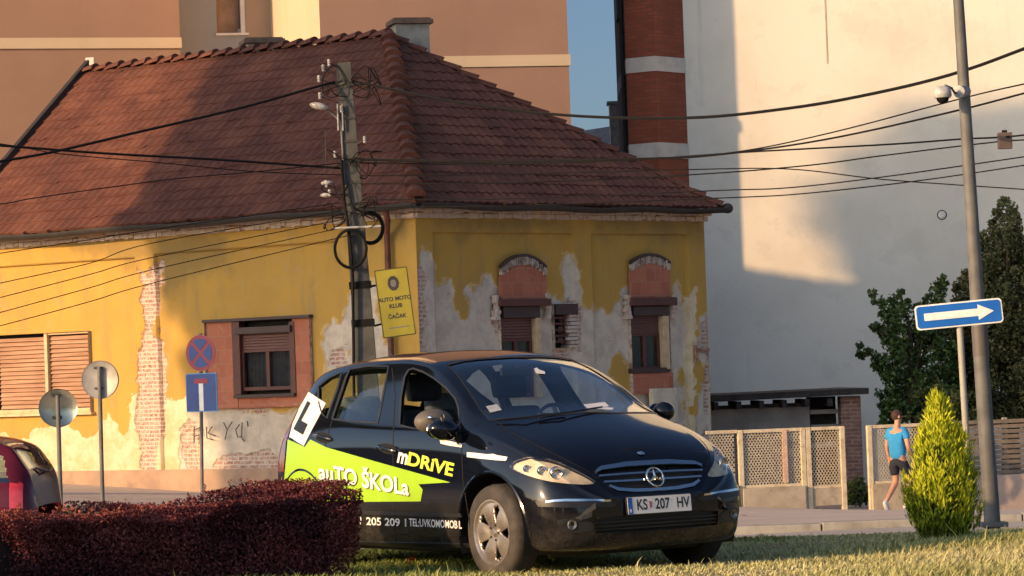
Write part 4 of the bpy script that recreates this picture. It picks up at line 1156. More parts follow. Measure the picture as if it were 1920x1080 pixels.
for (yy, xx) in ((225, 652), (268, 655), (305, 660), (385, 664), (345, 662)):
    w_ = w1+(w0-w1)*((yy-118)/850); mb = MB(); z_ = (onp(xx, yy)-b).dot(ax)
    mb.box((-w_-.015, -w_*.8-.015, z_), (w_+.015, w_*.8+.015, z_+.035)); mb.build('strap', M_GUT, up, M_)
for yy, xx in ((535, 677), (606, 684)):
    w_ = w1+(w0-w1)*((yy-118)/850); mb = MB(); z_ = (onp(xx, yy)-b).dot(ax)
    mb.box((-w_-.02, -w_*.8-.02, z_-.05), (w_+.02, w_*.8+.02, z_+.06)); mb.build('wide_strap', M_BLACK, up, M_)
mb = MB(); mb.tube([onp(626, 428, -.25), onp(714, 424, -.25)], .018, 6); mb.build('crossarm', M_INS, up, Matrix())
mb = MB(); mb.tube([onp(600, 165, -.1), onp(640, 150, -.1), onp(672, 160, -.1)], .022, 6); mb.build('crossarm', M_GUT, up, Matrix())
for cx_, cy_, rx_, dd in ((658, 467, 29, -.3), (694, 428, 24, .25)):
    mb = MB()
    for j in range(5):
        rad = (rx_+random.uniform(-1.6, 1.6))/120; cc_ = onp(cx_+random.uniform(-1, 1), cy_+random.uniform(-1, 1), dd+j*.02)
        mb.tube([cc_+Vector((rad*math.cos(t_), .02*math.sin(t_*3), rad*1.2*math.sin(t_))) for t_ in np.linspace(0, 2*math.pi, 28)], .016, 5)
    mb.build('cable_coil', M_BLACK, up, Matrix(), smooth=True)
mb = MB(); mb.tube([onp(640, 300, -.15), onp(646, 380, -.2), onp(655, 440, -.22), onp(661, 500, -.2), onp(663, 660, -.2), onp(664, 760, -.2)], .026, 6); mb.build('conduit', M_BLACK, up, Matrix(), smooth=True)
for (x_, y_) in ((606, 128), (598, 148), (617, 118), (600, 180), (612, 345), (628, 290), (684, 262), (618, 362), (640, 205)):
    mb = MB(); c_ = onp(x_, y_, -.15); mb.lathe([(0, .06), (.022, .055), (.03, .03), (.018, .015), (.034, 0), (.018, -.02), (.03, -.04), (0, -.06)], 10, Matrix.Translation(c_) @ Matrix.Rotation(R(90), 4, 'X'))
    i_ = mb.build('insulator', M_INS, up, Matrix(), smooth=True)
    mb = MB(); mb.tube([c_, onp(x_+(650-x_)*.75, y_+14, -.05)], .009, 5); mb.build('pin', M_GUT, i_, Matrix())
mb = MB(); ball(mb, onp(613, 343, -.1), (.10, .08, .04)); ball(mb, onp(611, 366, -.1), (.09, .08, .035)); mb.build('reflector_lamp', M_INS, up, Matrix(), smooth=True)
mb = MB(); mb.tube([onp(610, 245, -.1), onp(612, 345, -.1)], .006, 5); mb.tube([onp(596, 300, -.1), onp(640, 297, -.1)], .008, 5); mb.tube([onp(603, 330, -.1), onp(611, 250, -.1)], .005, 5); mb.build('antenna_rod', M_GUT, up, Matrix())
for dx in (0, 9): mb = MB(); mb.box((-.010, -.010, 0), (.010, .010, .42), Matrix.Translation(onp(634+dx, 245, -.15))); mb.build('steel_strip', M_INS, up, Matrix())
# tangled ends of cables at the pole
for i in range(16):
    y_ = random.choice((150, 165, 300, 345, 385, 400, 410)); x_ = 655; mb = MB(); s_ = random.choice((-1, 1))
    p_ = [onp(x_+s_*random.uniform(0, 10), y_+random.uniform(-10, 10), -.15)]
    for j in range(4): p_.append(onp(x_+s_*(18+random.uniform(-4, 45)), y_+random.uniform(-30, 34), -.2+random.uniform(-.1, .1)))
    p_.append(onp(x_, y_+random.uniform(-15, 25), -.15))
    pp = [Vector(q_) for q_ in p_]; out = []
    for k_ in range(len(pp)-1):
        p0, p1, p2, p3 = pp[max(k_-1, 0)], pp[k_], pp[k_+1], pp[min(k_+2, len(pp)-1)]
        for t_ in np.linspace(0, 1, 6)[:-1]: out.append(.5*((2*p1)+(-p0+p2)*t_+(2*p0-5*p1+4*p2-p3)*t_**2+(-p0+3*p1-3*p2+p3)*t_**3))
    mb.tube(out, .008, 4); mb.build('loose_cable', M_BLACK, up, Matrix())
sl = thing('street_light', 'small pale street light on an arm near the top of the utility pole', 'street light', onp(600, 200))
mb = MB(); mb.tube([onp(646, 345, -.12), onp(640, 240, -.12), onp(636, 225, -.13), onp(612, 203, -.2)], .018, 8); mb.build('arm', M_GALV, sl, Matrix(), smooth=True)
mb = MB(); ball(mb, (0, 0, 0), (.15, .09, .055), Matrix.Translation(onp(598, 199, -.25)) @ Matrix.Rotation(R(14), 4, 'Y')); mb.build('lamp_head', M_INS, sl, Matrix(), smooth=True)

# ---------------------------------------------------------------- overhead cables (each a span between its two ends) and two cable shadows built as strands
def cable(pts, r, label, D0=50.0, D1=34.0, mat=M_BLACK):
    """pts are photo points; depth runs evenly from D0 to D1 along x"""
    x0, x1 = pts[0][0], pts[-1][0]
    if x0 < -50: pts = [(x0-700, pts[0][1]+(pts[0][1]-pts[1][1])*700/max(60, pts[1][0]-x0)*.7)]+pts      # on to the next pole, outside the picture
    if x1 > 1950: pts = pts+[(x1+900, pts[-1][1]+(pts[-1][1]-pts[-2][1])*900/(x1-pts[-2][0]))]
    pp = [P(x, y, D0+(D1-D0)*(x-x0)/(x1-x0)) for x, y in pts]; out = []
    for k_ in range(len(pp)-1):
        p0, p1, p2, p3 = pp[max(k_-1, 0)], pp[k_], pp[k_+1], pp[min(k_+2, len(pp)-1)]
        for t_ in np.linspace(0, 1, 8)[:-1]: out.append(.5*((2*p1)+(-p0+p2)*t_+(2*p0-5*p1+4*p2-p3)*t_**2+(-p0+3*p1-3*p2+p3)*t_**3))
    out.append(pp[-1]); mb = MB(); mb.tube(out, r, 5)
    o = mb.build('overhead_cable_or_shadow', mat, None, Matrix(), smooth=True); tag(o, label, 'cable', 'overhead cables'); return o
cable([(662, 152), (850, 190), (1060, 216), (1290, 221), (1480, 203), (1640, 175), (1800, 135), (1990, 66)], .021, 'thick twisted black cable rising to the right above all the others')
cable([(640, 298), (900, 300), (1195, 297), (1372, 286), (1558, 249), (1818, 181), (1990, 142)], .009, 'upper thin cable passing just below the dome camera')
cable([(664, 300), (930, 304), (1195, 298), (1330, 292), (1540, 263), (1780, 211), (1990, 157)], .013, 'cable passing right under the dome camera, second of the rising pair', D1=36)
cable([(666, 305), (930, 308), (1195, 299), (1403, 285), (1662, 271), (1800, 261), (1880, 257), (1990, 247)], .012, 'nearly level cable carrying the small square junction box', D1=38)
cable([(668, 345), (980, 342), (1290, 328), (1507, 311), (1662, 291), (1870, 266), (1990, 258)], .010, 'thin cable running just below the junction box cable', D1=40)
cable([(668, 330), (980, 326), (1290, 318), (1480, 317), (1662, 337), (1920, 355), (1990, 360)], .009, 'thin cable that slopes down to the right across the others', D1=44)
cable([(668, 375), (980, 372), (1350, 357), (1480, 352), (1662, 331), (1920, 294), (1990, 283)], .009, 'thin low cable, upper one of the lowest pair', D1=40)
cable([(668, 390), (980, 385), (1361, 371), (1507, 363), (1714, 340), (1920, 310), (1990, 298)], .009, 'lowest thin cable crossing the white wall', D1=42)
cable([(-60, 318), (-10, 305), (100, 285), (250, 250), (450, 203), (600, 161), (640, 152)], .021, 'thick black cable sloping over the tiled roof to the pole top', D0=44, D1=50)
cable([(-60, 268), (0, 273), (200, 288), (400, 299), (560, 310), (645, 316)], .020, 'black cable running nearly level across the roof to the pole', D0=47, D1=50)
cable([(-60, 262), (110, 288), (300, 305), (480, 322), (645, 328)], .008, 'thin cable just under the level black cable over the roof', D0=47, D1=50)
cable([(-60, 390), (60, 372), (200, 352), (330, 335), (480, 322), (645, 305)], .008, 'thin cable climbing gently across the middle of the roof', D0=44, D1=50)
for i, (pp, lb) in enumerate((([(-60, 487), (0, 475), (150, 452), (290, 430), (640, 380)], 'first thin cable below the left eaves'), ([(-60, 545), (0, 531), (167, 494), (289, 455), (640, 395)], 'second thin cable below the left eaves'),
            ([(-60, 572), (0, 558), (167, 515), (289, 482), (650, 410)], 'third thin cable below the left eaves'), ([(-60, 600), (0, 586), (167, 540), (289, 505), (655, 424)], 'fourth thin strand below the left eaves, a cable shadow built as geometry'), ([(-60, 624), (0, 611), (167, 566), (289, 530), (660, 440)], 'lowest thin strand across the yellow left wall, a cable shadow built as geometry'))):  # last two are cable shadows on the wall, built as thin strands
    cable(pp, .007, lb, D0=45, D1=50)
mb = MB(); c_ = P(1884, 264, 39.0)
jb = thing('junction_box', 'small brown junction box hanging on the overhead cable right of the lamp post', 'junction box', c_)
mb.box((-.085, -.05, -.10), (.085, .05, .10)); mb.build('case', pm('brown_box', rgb(.10, .07, .06), rgb(.07, .05, .045), 4, .7), jb, Matrix.Translation(c_), bevel=.008)
mb = MB(); mb.box((-.03, -.02, .10), (.03, .02, .13)); mb.build('clip', M_BLACK, jb, Matrix.Translation(c_))
# ---------------------------------------------------------------- plants
def leaf_mat(name, cols, rough=.5, trans=.25, spec=.3):
    t = NT(name); nd = t.n('ValToRGB'); t.t.links.new(t.attr('tone'), nd.inputs[0]); e = nd.color_ramp.elements
    e[0].color = cols[0]; e[1].color = cols[-1]
    for i, c in enumerate(cols[1:-1]): x = e.new((i+1)/(len(cols)-1)); x.color = c
    t.set(Base_Color=nd.outputs[0], Roughness=rough); t.b.inputs['Specular IOR Level'].default_value = spec
    if trans:
        tl = t.n('BsdfTranslucent'); t.t.links.new(nd.outputs[0], tl.inputs[0]); mx = t.n('MixShader', i_0=trans)
        t.t.links.new(t.b.outputs[0], mx.inputs[1]); t.t.links.new(tl.outputs[0], mx.inputs[2]); t.t.links.new(mx.outputs[0], t.out.inputs[0])
    return t.m
M_BARK = pm('bark', rgb(.10, .07, .045), rgb(.05, .035, .025), 12, .95, bump=.01)
def unit(n):
    v = rng.normal(size=(n, 3)); return v/np.linalg.norm(v, axis=1)[:, None]

# barberry hedge
def hedge(p0, p1, th, ht, n, label, z0=None):
    p0, p1 = Vector(p0), Vector(p1); d = (p1-p0); L = d.length; d.normalize(); s_ = Vector((-d.y, d.x))    # s_ points away from the viewer side
    g_ = gz((p0.x+p1.x)/2, (p0.y+p1.y)/2) if z0 is None else z0
    root = thing('hedge', label, 'hedge', Vector((p0.x, p0.y, g_)))
    # dark twiggy core
    mb = MB(); M_ = Matrix(((d.x, s_.x, 0, p0.x), (d.y, s_.y, 0, p0.y), (0, 0, 1, g_), (0, 0, 0, 1)))
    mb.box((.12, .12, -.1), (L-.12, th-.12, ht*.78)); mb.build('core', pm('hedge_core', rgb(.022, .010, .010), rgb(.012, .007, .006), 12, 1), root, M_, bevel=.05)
    # leaves near the surface
    A_ = [L*th, L*ht, L*ht, th*ht, th*ht]; tot = sum(A_); parts = []
    for i, ar in enumerate(A_):
        m_ = int(n*ar/tot*(1.3 if i in (0, 1, 3, 4) else .25)); u, v = rng.random(m_), rng.random(m_); dep = np.abs(rng.normal(size=m_))*.055-.02
        if i == 0: c = np.stack([u*L, v*th, ht-dep], 1); nn = (0, 0, 1)
        elif i == 1: c = np.stack([u*L, dep, v*ht], 1); nn = (0, -1, 0)
        elif i == 2: c = np.stack([u*L, th-dep, v*ht], 1); nn = (0, 1, 0)
        elif i == 3: c = np.stack([dep, u*th, v*ht], 1); nn = (-1, 0, 0)
        else: c = np.stack([L-dep, u*th, v*ht], 1); nn = (1, 0, 0)
        parts.append((c, np.tile(nn, (m_, 1))))
    C = np.concatenate([p[0] for p in parts]); N = np.concatenate([p[1] for p in parts]).astype(float)
    bul = .035*fbm(C[:, 0]+C[:, 1]*.7, C[:, 2]*1.5, 5, 4)+.03*fbm(C[:, 0], C[:, 1]+C[:, 2], 1.7, 8)
    C += N*bul[:, None]
    edge = np.minimum(np.minimum(C[:, 1], th-C[:, 1]), ht-C[:, 2])
    k = fbm(C[:, 0]*1.0+C[:, 1], C[:, 2], 4.2, 6) > -.95+.9*(C[:, 2] < .22)*rng.random(len(C))
    C, N = C[k], N[k]
    # shoots sticking out of the top
    m_ = int(L*60); u = rng.random(m_)*L; v = rng.random(m_)*th; h_ = rng.random(m_)**3*.06+.005
    for j in range(7):
        cc_ = np.stack([u+rng.normal(size=m_)*.006, v, ht+.0+h_*j/6+.03*fbm(u, v, 3, 2)], 1); C = np.concatenate([C, cc_]); N = np.concatenate([N, unit(m_)])
    C[:, 2] *= .85+.15*np.clip(C[:, 0]/L, 0, 1)
    A = unit(len(C)); A[:, 2] += .5; N2 = N+unit(len(C))*.8
    tone = np.clip(.32+.22*fbm(C[:, 0], C[:, 2]+C[:, 1], 3.3, 12)+.38*(rng.random(len(C))-.4)+.25*(C[:, 2] > ht-.05), 0, 1)
    me = leaf_mesh('foliage', C, A, N2, rng.uniform(.018, .034, len(C)), rng.uniform(.010, .018, len(C)), M_BARB, tone=tone)
    obj('foliage', me, root, M_)
    mb = MB(); k_ = 0
    for i in range(16):
        x_ = random.uniform(.08, L-.08); y_ = random.uniform(.02, .25); mb.tube([(x_, y_, -.05), (x_+random.uniform(-.05, .05), y_-.03, ht*.35), (x_+random.uniform(-.1, .1), y_-.01, ht*.8)], [.006, .005, .003], 4)
    mb.build('stems', pm('barberry_stem', rgb(.12, .07, .05), None, 5, .9), root, M_)
    return root
M_BARB = leaf_mat('barberry_leaves', [rgb(.03, .010, .013), rgb(.10, .024, .030), rgb(.20, .048, .048), rgb(.34, .10, .06)], .55, .2)
hedge((-4.05, 18.85), (-1.11, 21.67), .8, .56, 95000, 'clipped dark purple barberry hedge in front of the black car')

# golden thuja
def thuja(c, H, Rm):
    root = thing('golden_conifer', 'small cone-shaped golden green conifer on the lawn before the lamp post', 'conifer', Vector(c))
    mb = MB()
    for i in range(9):
        a_ = random.random()*6.28; mb.tube([(0, 0, -.05), (math.cos(a_)*.05, math.sin(a_)*.05, .18), (math.cos(a_)*Rm*.45, math.sin(a_)*Rm*.45, H*.45), (math.cos(a_)*Rm*.3, math.sin(a_)*Rm*.3, H*.75)], [.016, .012, .008, .003], 5)
    mb.build('trunk', M_BARK, root)
    Cs, As, Ns, T = [], [], [], []
    def rad(h): return Rm*np.interp(h, [0, .08, .2, .36, .55, .75, .9, 1], [.40, .70, .96, 1.0, .80, .50, .24, .03])
    nb = 420
    for b_ in range(nb):
        h = rng.random()**1.15; az = rng.random()*6.283; r = rad(h)*(1+.10*math.sin(az*5+h*14)+.04*rng.normal())*rng.choice([1, 1, .75])
        if h > .8 : r *= .9

        tip = np.array([math.cos(az)*r, math.sin(az)*r, h*H*.97+.03]); ln = .16+.12*rng.random(); 
        dr = np.array([math.cos(az)*.22, math.sin(az)*.22, 1.0]); dr /= np.linalg.norm(dr)
        m_ = 34; t = rng.random(m_)
        side = np.array([-math.sin(az), math.cos(az), 0]); wv = (t*(1-t)*4)**.7*.045
        off = rng.normal(size=(m_, 1))*wv[:, None]*side+rng.normal(size=(m_, 3))*.010
        pos = tip-dr*ln*.5+dr*ln*t[:, None]+off
        Cs.append(pos); aa = dr+off*9+rng.normal(size=(m_, 3))*.16; As.append(aa)
        Ns.append(np.array([math.cos(az), math.sin(az), .2])+rng.normal(size=(m_, 3))*.3); 
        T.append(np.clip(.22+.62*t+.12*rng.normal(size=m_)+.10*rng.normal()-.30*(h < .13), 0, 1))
    C = np.concatenate(Cs); obj('foliage', leaf_mesh('foliage', C, np.concatenate(As), np.concatenate(Ns), rng.uniform(.035, .065, len(C)), rng.uniform(.009, .016, len(C)), M_THU, tone=np.concatenate(T)), root)
    # dark inner foliage
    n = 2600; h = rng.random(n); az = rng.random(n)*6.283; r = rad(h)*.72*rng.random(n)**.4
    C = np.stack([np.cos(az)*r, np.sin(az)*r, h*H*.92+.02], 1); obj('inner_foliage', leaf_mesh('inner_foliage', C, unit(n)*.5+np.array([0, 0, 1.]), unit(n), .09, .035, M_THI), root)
M_THU = leaf_mat('golden_thuja', [rgb(.04, .06, .008), rgb(.15, .21, .012), rgb(.42, .48, .02), rgb(.68, .68, .05)], .55, .3)
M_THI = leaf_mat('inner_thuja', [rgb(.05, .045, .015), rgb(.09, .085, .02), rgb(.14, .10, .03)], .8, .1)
tb = P(1771, 1012, 24.3)
thuja((tb.x, 24.3, gz(tb.x, 24.3)), 1.03, .268)

# leafy trees: clusters of leaves inside a shape given by world points
def crown(name, root, C, size, mat, up=.2, tone=None, wid=.62):
    n = len(C); A = unit(n); A[:, 2] -= up; N = unit(n)+np.array([-.3, -.5, .6])
    return obj(name, leaf_mesh(name, C, A, N, size*(0.7+.6*rng.random(n)), size*wid*(0.7+.6*rng.random(n)), mat, tone=tone), root, Matrix())
def inside(poly, x, z): return sdf(x, z, poly) > 0
def tree_from_outline(label, cat, name, outline, D, dep, nclump, per, size, mat, group=None, jag=.25, base=None, cr=.28, fill=1.0):
    """outline: photo outline of a tree that stands at depth D; the crown gets real depth dep"""
    pts = [P(x, y, D) for x, y in outline]; poly = [(p.x, p.z) for p in pts]; xs_ = [p[0] for p in poly]; zs_ = [p[1] for p in poly]
    cx = (min(xs_)+max(xs_))/2; bx = base if base is not None else cx
    root = thing(name, label, cat, Vector((bx, D, gz(bx, D))), group)
    Cs, T = [], []; k_ = 0; tips = []
    while k_ < nclump:
        x, z = random.uniform(min(xs_), max(xs_)), random.uniform(min(zs_), max(zs_))
        s_ = float(sdf(np.array([x]), np.array([z]), poly)[0])
        if s_ < 0: continue
        r_ = min(cr, .06+s_*.8); half = dep*min(1, .35+s_/(.5*(max(xs_)-min(xs_))))*.5
        y = D+random.uniform(-1, 1)*half
        m_ = int(per*(.4+.6*r_/cr)); v = unit(m_)*rng.random((m_, 1))**.45; c = np.array([x, y, z])+v*np.array([r_, r_*1.1, r_*.9])
        Cs.append(c); tn = random.gauss(.42, .14)
        T.append(np.clip(tn+.18*v[:, 2]+.12*rng.normal(size=m_), 0, 1)); tips.append(Vector((x, y, z))); k_ += 1
    crown('crown', root, np.concatenate(Cs), size, mat, tone=np.concatenate(T))
    mb = MB(); zb = gz(bx, D)-.2; zm = min(zs_)+.25*(max(zs_)-min(zs_))
    tw = .035*(max(zs_)-zb); mb.tube([(bx, D, zb), (bx+.05, D, (zb+zm)/2), (bx, D, zm), ((bx+cx)/2, D, zm+(max(zs_)-zm)*.6)], [tw, tw*.8, tw*.6, tw*.2], 8)
    for t_ in random.sample(tips, min(len(tips), 46)):
        m0 = Vector((bx, D, zm+(t_.z-zm)*.3)); mb.tube([m0, (m0+t_)*.5+Vector((0, 0, -.08)), t_], [tw*.28, tw*.16, tw*.05], 5)
    mb.build('trunk', M_BARK, root, Matrix())
    return root
M_LF1 = leaf_mat('dark_green_leaves', [rgb(.014, .035, .010), rgb(.04, .08, .02), rgb(.075, .125, .03), rgb(.13, .17, .05)], .45, .2)
M_LF2 = leaf_mat('ivy_leaves', [rgb(.03, .04, .013), rgb(.075, .085, .028), rgb(.13, .125, .05), rgb(.22, .19, .085)], .5, .15)
M_LF3 = leaf_mat('olive_leaves', [rgb(.05, .07, .02), rgb(.11, .13, .035), rgb(.16, .17, .05)], .6, .2)
tree_from_outline('dark leafy tree with ragged branches against the white wall', 'tree', 'broadleaf_tree',
    [(1625, 535), (1650, 560), (1690, 545), (1712, 580), (1735, 560), (1758, 520), (1772, 515), (1778, 560), (1800, 580), (1810, 800), (1640, 800), (1655, 770), (1640, 740), (1655, 700), (1625, 680), (1598, 652), (1612, 645), (1650, 668), (1655, 630), (1618, 600), (1622, 588), (1652, 600), (1648, 575), (1625, 550)],
    63.5, 1.6, 260, 44, .105, M_LF1, cr=.2, base=7.9)
tree_from_outline('tall ivy-covered conifer rising behind the lamp post', 'tree', 'ivy_clad_tree',
    [(1885, 366), (1902, 385), (1912, 430), (1940, 470), (1975, 520), (1990, 800), (1790, 800), (1792, 700), (1785, 600), (1792, 530), (1815, 500), (1832, 480), (1842, 430), (1860, 420), (1870, 385)],
    64.5, 2.2, 760, 64, .085, M_LF2, cr=.24)
tree_from_outline('olive green shrub between the dark tree and the slat fence', 'shrub', 'garden_shrub',
    [(1700, 770), (1720, 735), (1760, 715), (1800, 700), (1830, 740), (1840, 830), (1700, 830)], 62.6, .8, 60, 34, .09, M_LF3, cr=.18)
tree_from_outline('low green weeds growing at the foot of the brick pier', 'shrub', 'wild_shrub',
    [(1586, 948), (1588, 915), (1600, 897), (1618, 893), (1628, 915), (1630, 945)], 59.4, .4, 26, 26, .07, M_LF1, cr=.12)

# big plane tree across the street: stands outside the picture, its crown shades the house and the white wall
def big_tree():
    tan = SUN.z/math.hypot(SUN.x, SUN.y); hx, hy = -SUN.x/math.hypot(SUN.x, SUN.y), -SUN.y/math.hypot(SUN.x, SUN.y)   # away from the sun
    def W(u, s_, z): return Vector((-hy*-u*1.0, 0, 0))
    s0, ds = 29.0, 22.0; nx, ny = hy, -hx
    poly = [(-51.2, 1.0), (-51.8, 3), (-52.3, 4.2), (-52.9, 5.7), (-54.1, 8.1), (-54.8, 8.9), (-55.3, 10.2), (-54.6, 11.8), (-53.4, 13.1), (-51, 14.0), (-47.5, 14.2), (-45.2, 12.8), (-44.5, 9.5), (-44.7, 6.8), (-44.9, 5.2), (-44.9, 3.2), (-45.1, .8), (-46, -.4), (-50.3, -.4)]
    cu = -50.0; s_ = s0-ds; bx, by = nx*cu+hx*s_, ny*cu+hy*s_
    root = thing('street_tree', 'big broadleaf tree across the street', 'tree', Vector((bx, by, gz(bx, by))))
    Cs, T = [], []; k_ = 0; tips = []
    while k_ < 760:
        u, h = random.uniform(-57, -43.5), random.uniform(-.6, 14.2); sd_ = float(sdf(np.array([u]), np.array([h]), poly)[0])
        r_ = min(.95, .22+sd_*.7)
        if sd_ < r_*.8: continue
        dv = random.uniform(-1, 1)*min(3.2, .8+sd_); z = h+(ds-dv)*tan; s2 = s_+dv; c = np.array([nx*u+hx*s2, ny*u+hy*s2, z])
        m_ = int(16+26*r_); Cs.append(c+unit(m_)*rng.random((m_, 1))**.4*r_); T.append(rng.random(m_)); tips.append(Vector(c)); k_ += 1
    crown('crown', root, np.concatenate(Cs), .42, M_LF1, tone=np.concatenate(T), wid=.8)
    mb = MB(); zc = 9.0; mb.tube([(bx, by, gz(bx, by)-.3), (bx, by, 4), (bx+.2, by, zc), (bx, by, 15)], [.45, .36, .3, .1], 10)
    for t_ in random.sample(tips, 60): m0 = Vector((bx, by, 6+(t_.z-6)*.35)); mb.tube([m0, (m0+t_)*.5, t_], [.12, .07, .02], 5)
    mb.build('trunk', M_BARK, root, Matrix())
big_tree()
# ---------------------------------------------------------------- the black driving-school car
# car frame: x runs back from the nose, y towards its right side (the side we see), z up
YAW = R(33.2)
fw = Vector((math.sin(YAW), -math.cos(YAW), 0)); lf = Vector((math.cos(YAW), math.sin(YAW), 0))
CO = Vector((.53, 22.0, .0)) + fw*.76
MC = Matrix(((-fw.x, -lf.x, 0, CO.x), (-fw.y, -lf.y, 0, CO.y), (0, 0, 1, 0), (0, 0, 0, 1)))
MCI = MC.inverted()
CL = MCI @ CAMP
def cray(px, py): return (MCI.to_3x3() @ ray(px, py)).normalized()
def cpx(v): return topx(MC @ v)

def pchip(x, y, xq):
    x = np.asarray(x, float); y = np.asarray(y, float); h = np.diff(x); d = np.diff(y)/h; n = len(x); m = np.zeros(n)
    for i in range(1, n-1):
        if d[i-1]*d[i] > 0:
            w1, w2 = 2*h[i]+h[i-1], h[i]+2*h[i-1]; m[i] = (w1+w2)/(w1/d[i-1]+w2/d[i])
    m[0], m[-1] = d[0], d[-1]
    xq = np.asarray(xq, float); i = np.clip(np.searchsorted(x, xq)-1, 0, n-2); t = (xq-x[i])/h[i]
    return (2*t**3-3*t**2+1)*y[i]+(t**3-2*t**2+t)*h[i]*m[i]+(-2*t**3+3*t**2)*y[i+1]+(t**3-t**2)*h[i]*m[i+1]
KX = [.05, .075, .11, .17, .28, .48, .76, .98, 1.12, 1.4, 1.7, 1.95, 2.3, 2.8, 3.25, 3.52, 3.70, 3.82, 3.90, 3.965, 3.99]
TB = dict(
    wm=[.52, .61, .70, .775, .83, .868, .882, .882, .882, .882, .882, .882, .882, .882, .878, .86, .835, .80, .75, .66, .58],
    wb=[.44, .53, .61, .68, .74, .785, .812, .822, .826, .83, .832, .832, .83, .822, .80, .77, .73, .69, .64, .58, .52],
    zb=[.52, .56, .61, .68, .76, .845, .935, .985, 1.0, 1.005, 1.01, 1.015, 1.025, 1.045, 1.06, 1.065, 1.06, 1.02, .95, .86, .80],
    wr=[.36, .42, .48, .54, .59, .64, .685, .715, .735, .70, .655, .615, .595, .59, .58, .57, .565, .57, .56, .52, .48],
    zr=[.535, .585, .655, .735, .81, .90, .985, 1.045, 1.09, 1.255, 1.395, 1.465, 1.495, 1.49, 1.46, 1.41, 1.31, 1.18, 1.02, .88, .81],
    zt=[.54, .605, .685, .765, .845, .94, 1.04, 1.11, 1.165, 1.325, 1.465, 1.525, 1.56, 1.56, 1.525, 1.47, 1.37, 1.24, 1.06, .90, .82],
    zs=[.34, .27, .225, .205, .195, .19, .19, .19, .19, .19, .19, .19, .19, .19, .20, .21, .225, .24, .28, .34, .40])
xs = np.unique(np.round(np.concatenate([[.05, .056, .064, .075, .09, .105, .12, .14], np.arange(.16, 3.74, .035), [3.76, 3.79, 3.82, 3.85, 3.88, 3.91, 3.935, 3.955, 3.97, 3.98, 3.99]]), 4))
T_ = {k: pchip(KX, v, xs) for k, v in TB.items()}
def section(i):
    wm, wb, zb, wr, zr, zt, zs = (T_[k][i] for k in ('wm', 'wb', 'zb', 'wr', 'zr', 'zt', 'zs')); x = xs[i]
    gh = zr-zb                                                   # greenhouse height here
    key = [(0, zs-.02), (wm*.5, zs-.02), (wm-.10, zs), (wm-.035, zs+.05), (wm-.012, zs+.14), (wm, zs+(zb-zs)*.42), (wm-.002, zs+(zb-zs)*.62), (wb+(wm-wb)*.62, zb-(zb-zs)*.14), (wb+.006, zb-.012),
           (wb-.010, zb+.012), (wb+(wr-wb)*.42, zb+gh*.47), (wb+(wr-wb)*.80, zb+gh*.86), (wr-.012, zr+.008)]
    dz = zt-zr
    for f in (.93, .82, .66, .45, .22, 0): key.append((wr*f*(1.0 if f < .9 else .985), zr+.008+(dz-.008)*(1-abs(f)**2.3)))
    return key
MS = 4
grid = []
for i in range(len(xs)):
    k_ = section(i); n = len(k_); t = np.arange(n); tq = np.linspace(0, n-1, (n-1)*MS+1)
    yy = pchip(t, [p[0] for p in k_], tq); zz = pchip(t, [p[1] for p in k_], tq)
    grid.append(np.stack([np.full_like(yy, xs[i]), yy, zz], 1))
grid = np.array(grid)
# windscreen and nose are bowed in plan: pull the middle forward a little
ny_ = np.clip(np.abs(grid[:, :, 1])/.7, 0, 1)
bow = np.interp(xs, [0, .8, 1.2, 1.9, 2.3, 3.99], [0, .02, .07, .05, 0, 0])[:, None]
top = (np.arange(grid.shape[1]) >= 9*MS)[None]
grid[:, :, 0] -= bow*(1-ny_**2)*top
def half_bm():
    bm = bmesh.new(); vv = [[bm.verts.new(p) for p in row] for row in grid]
    nr, nc = grid.shape[:2]
    for i in range(nr-1):
        for j in range(nc-1): bm.faces.new((vv[i][j], vv[i+1][j], vv[i+1][j+1], vv[i][j+1]))
    bm.faces.new(vv[0]); bm.faces.new(vv[-1][::-1])
    bm.normal_update(); bm.verts.index_update()
    return bm
BM = half_bm()
cnt = sum(1 for f in BM.faces if f.calc_center_median().y > .7 and abs(f.normal.y) > .7 and f.normal.y > 0)
if cnt == 0: bmesh.ops.reverse_faces(BM, faces=BM.faces[:]); BM.normal_update()
bmesh.ops.triangulate(BM, faces=[f for f in BM.faces if len(f.verts) > 4])
BV = BVHTree.FromBMesh(BM)
BM.verts.index_update()
bv_v = [v.co.copy() for v in BM.verts]; bv_f = [tuple(v.index for v in f.verts) for f in BM.faces]; bv_n = len(bv_v)
BVA = BVHTree.FromPolygons(bv_v+[Vector((v.x, -v.y, v.z)) for v in bv_v], bv_f+[tuple(i+bv_n for i in f[::-1]) for f in bv_f])
def chit(px, py, off=0.0):
    h = BVA.ray_cast(CL, cray(px, py))
    if h[0] is None: return None
    return h[0]+h[1]*off, h[1]

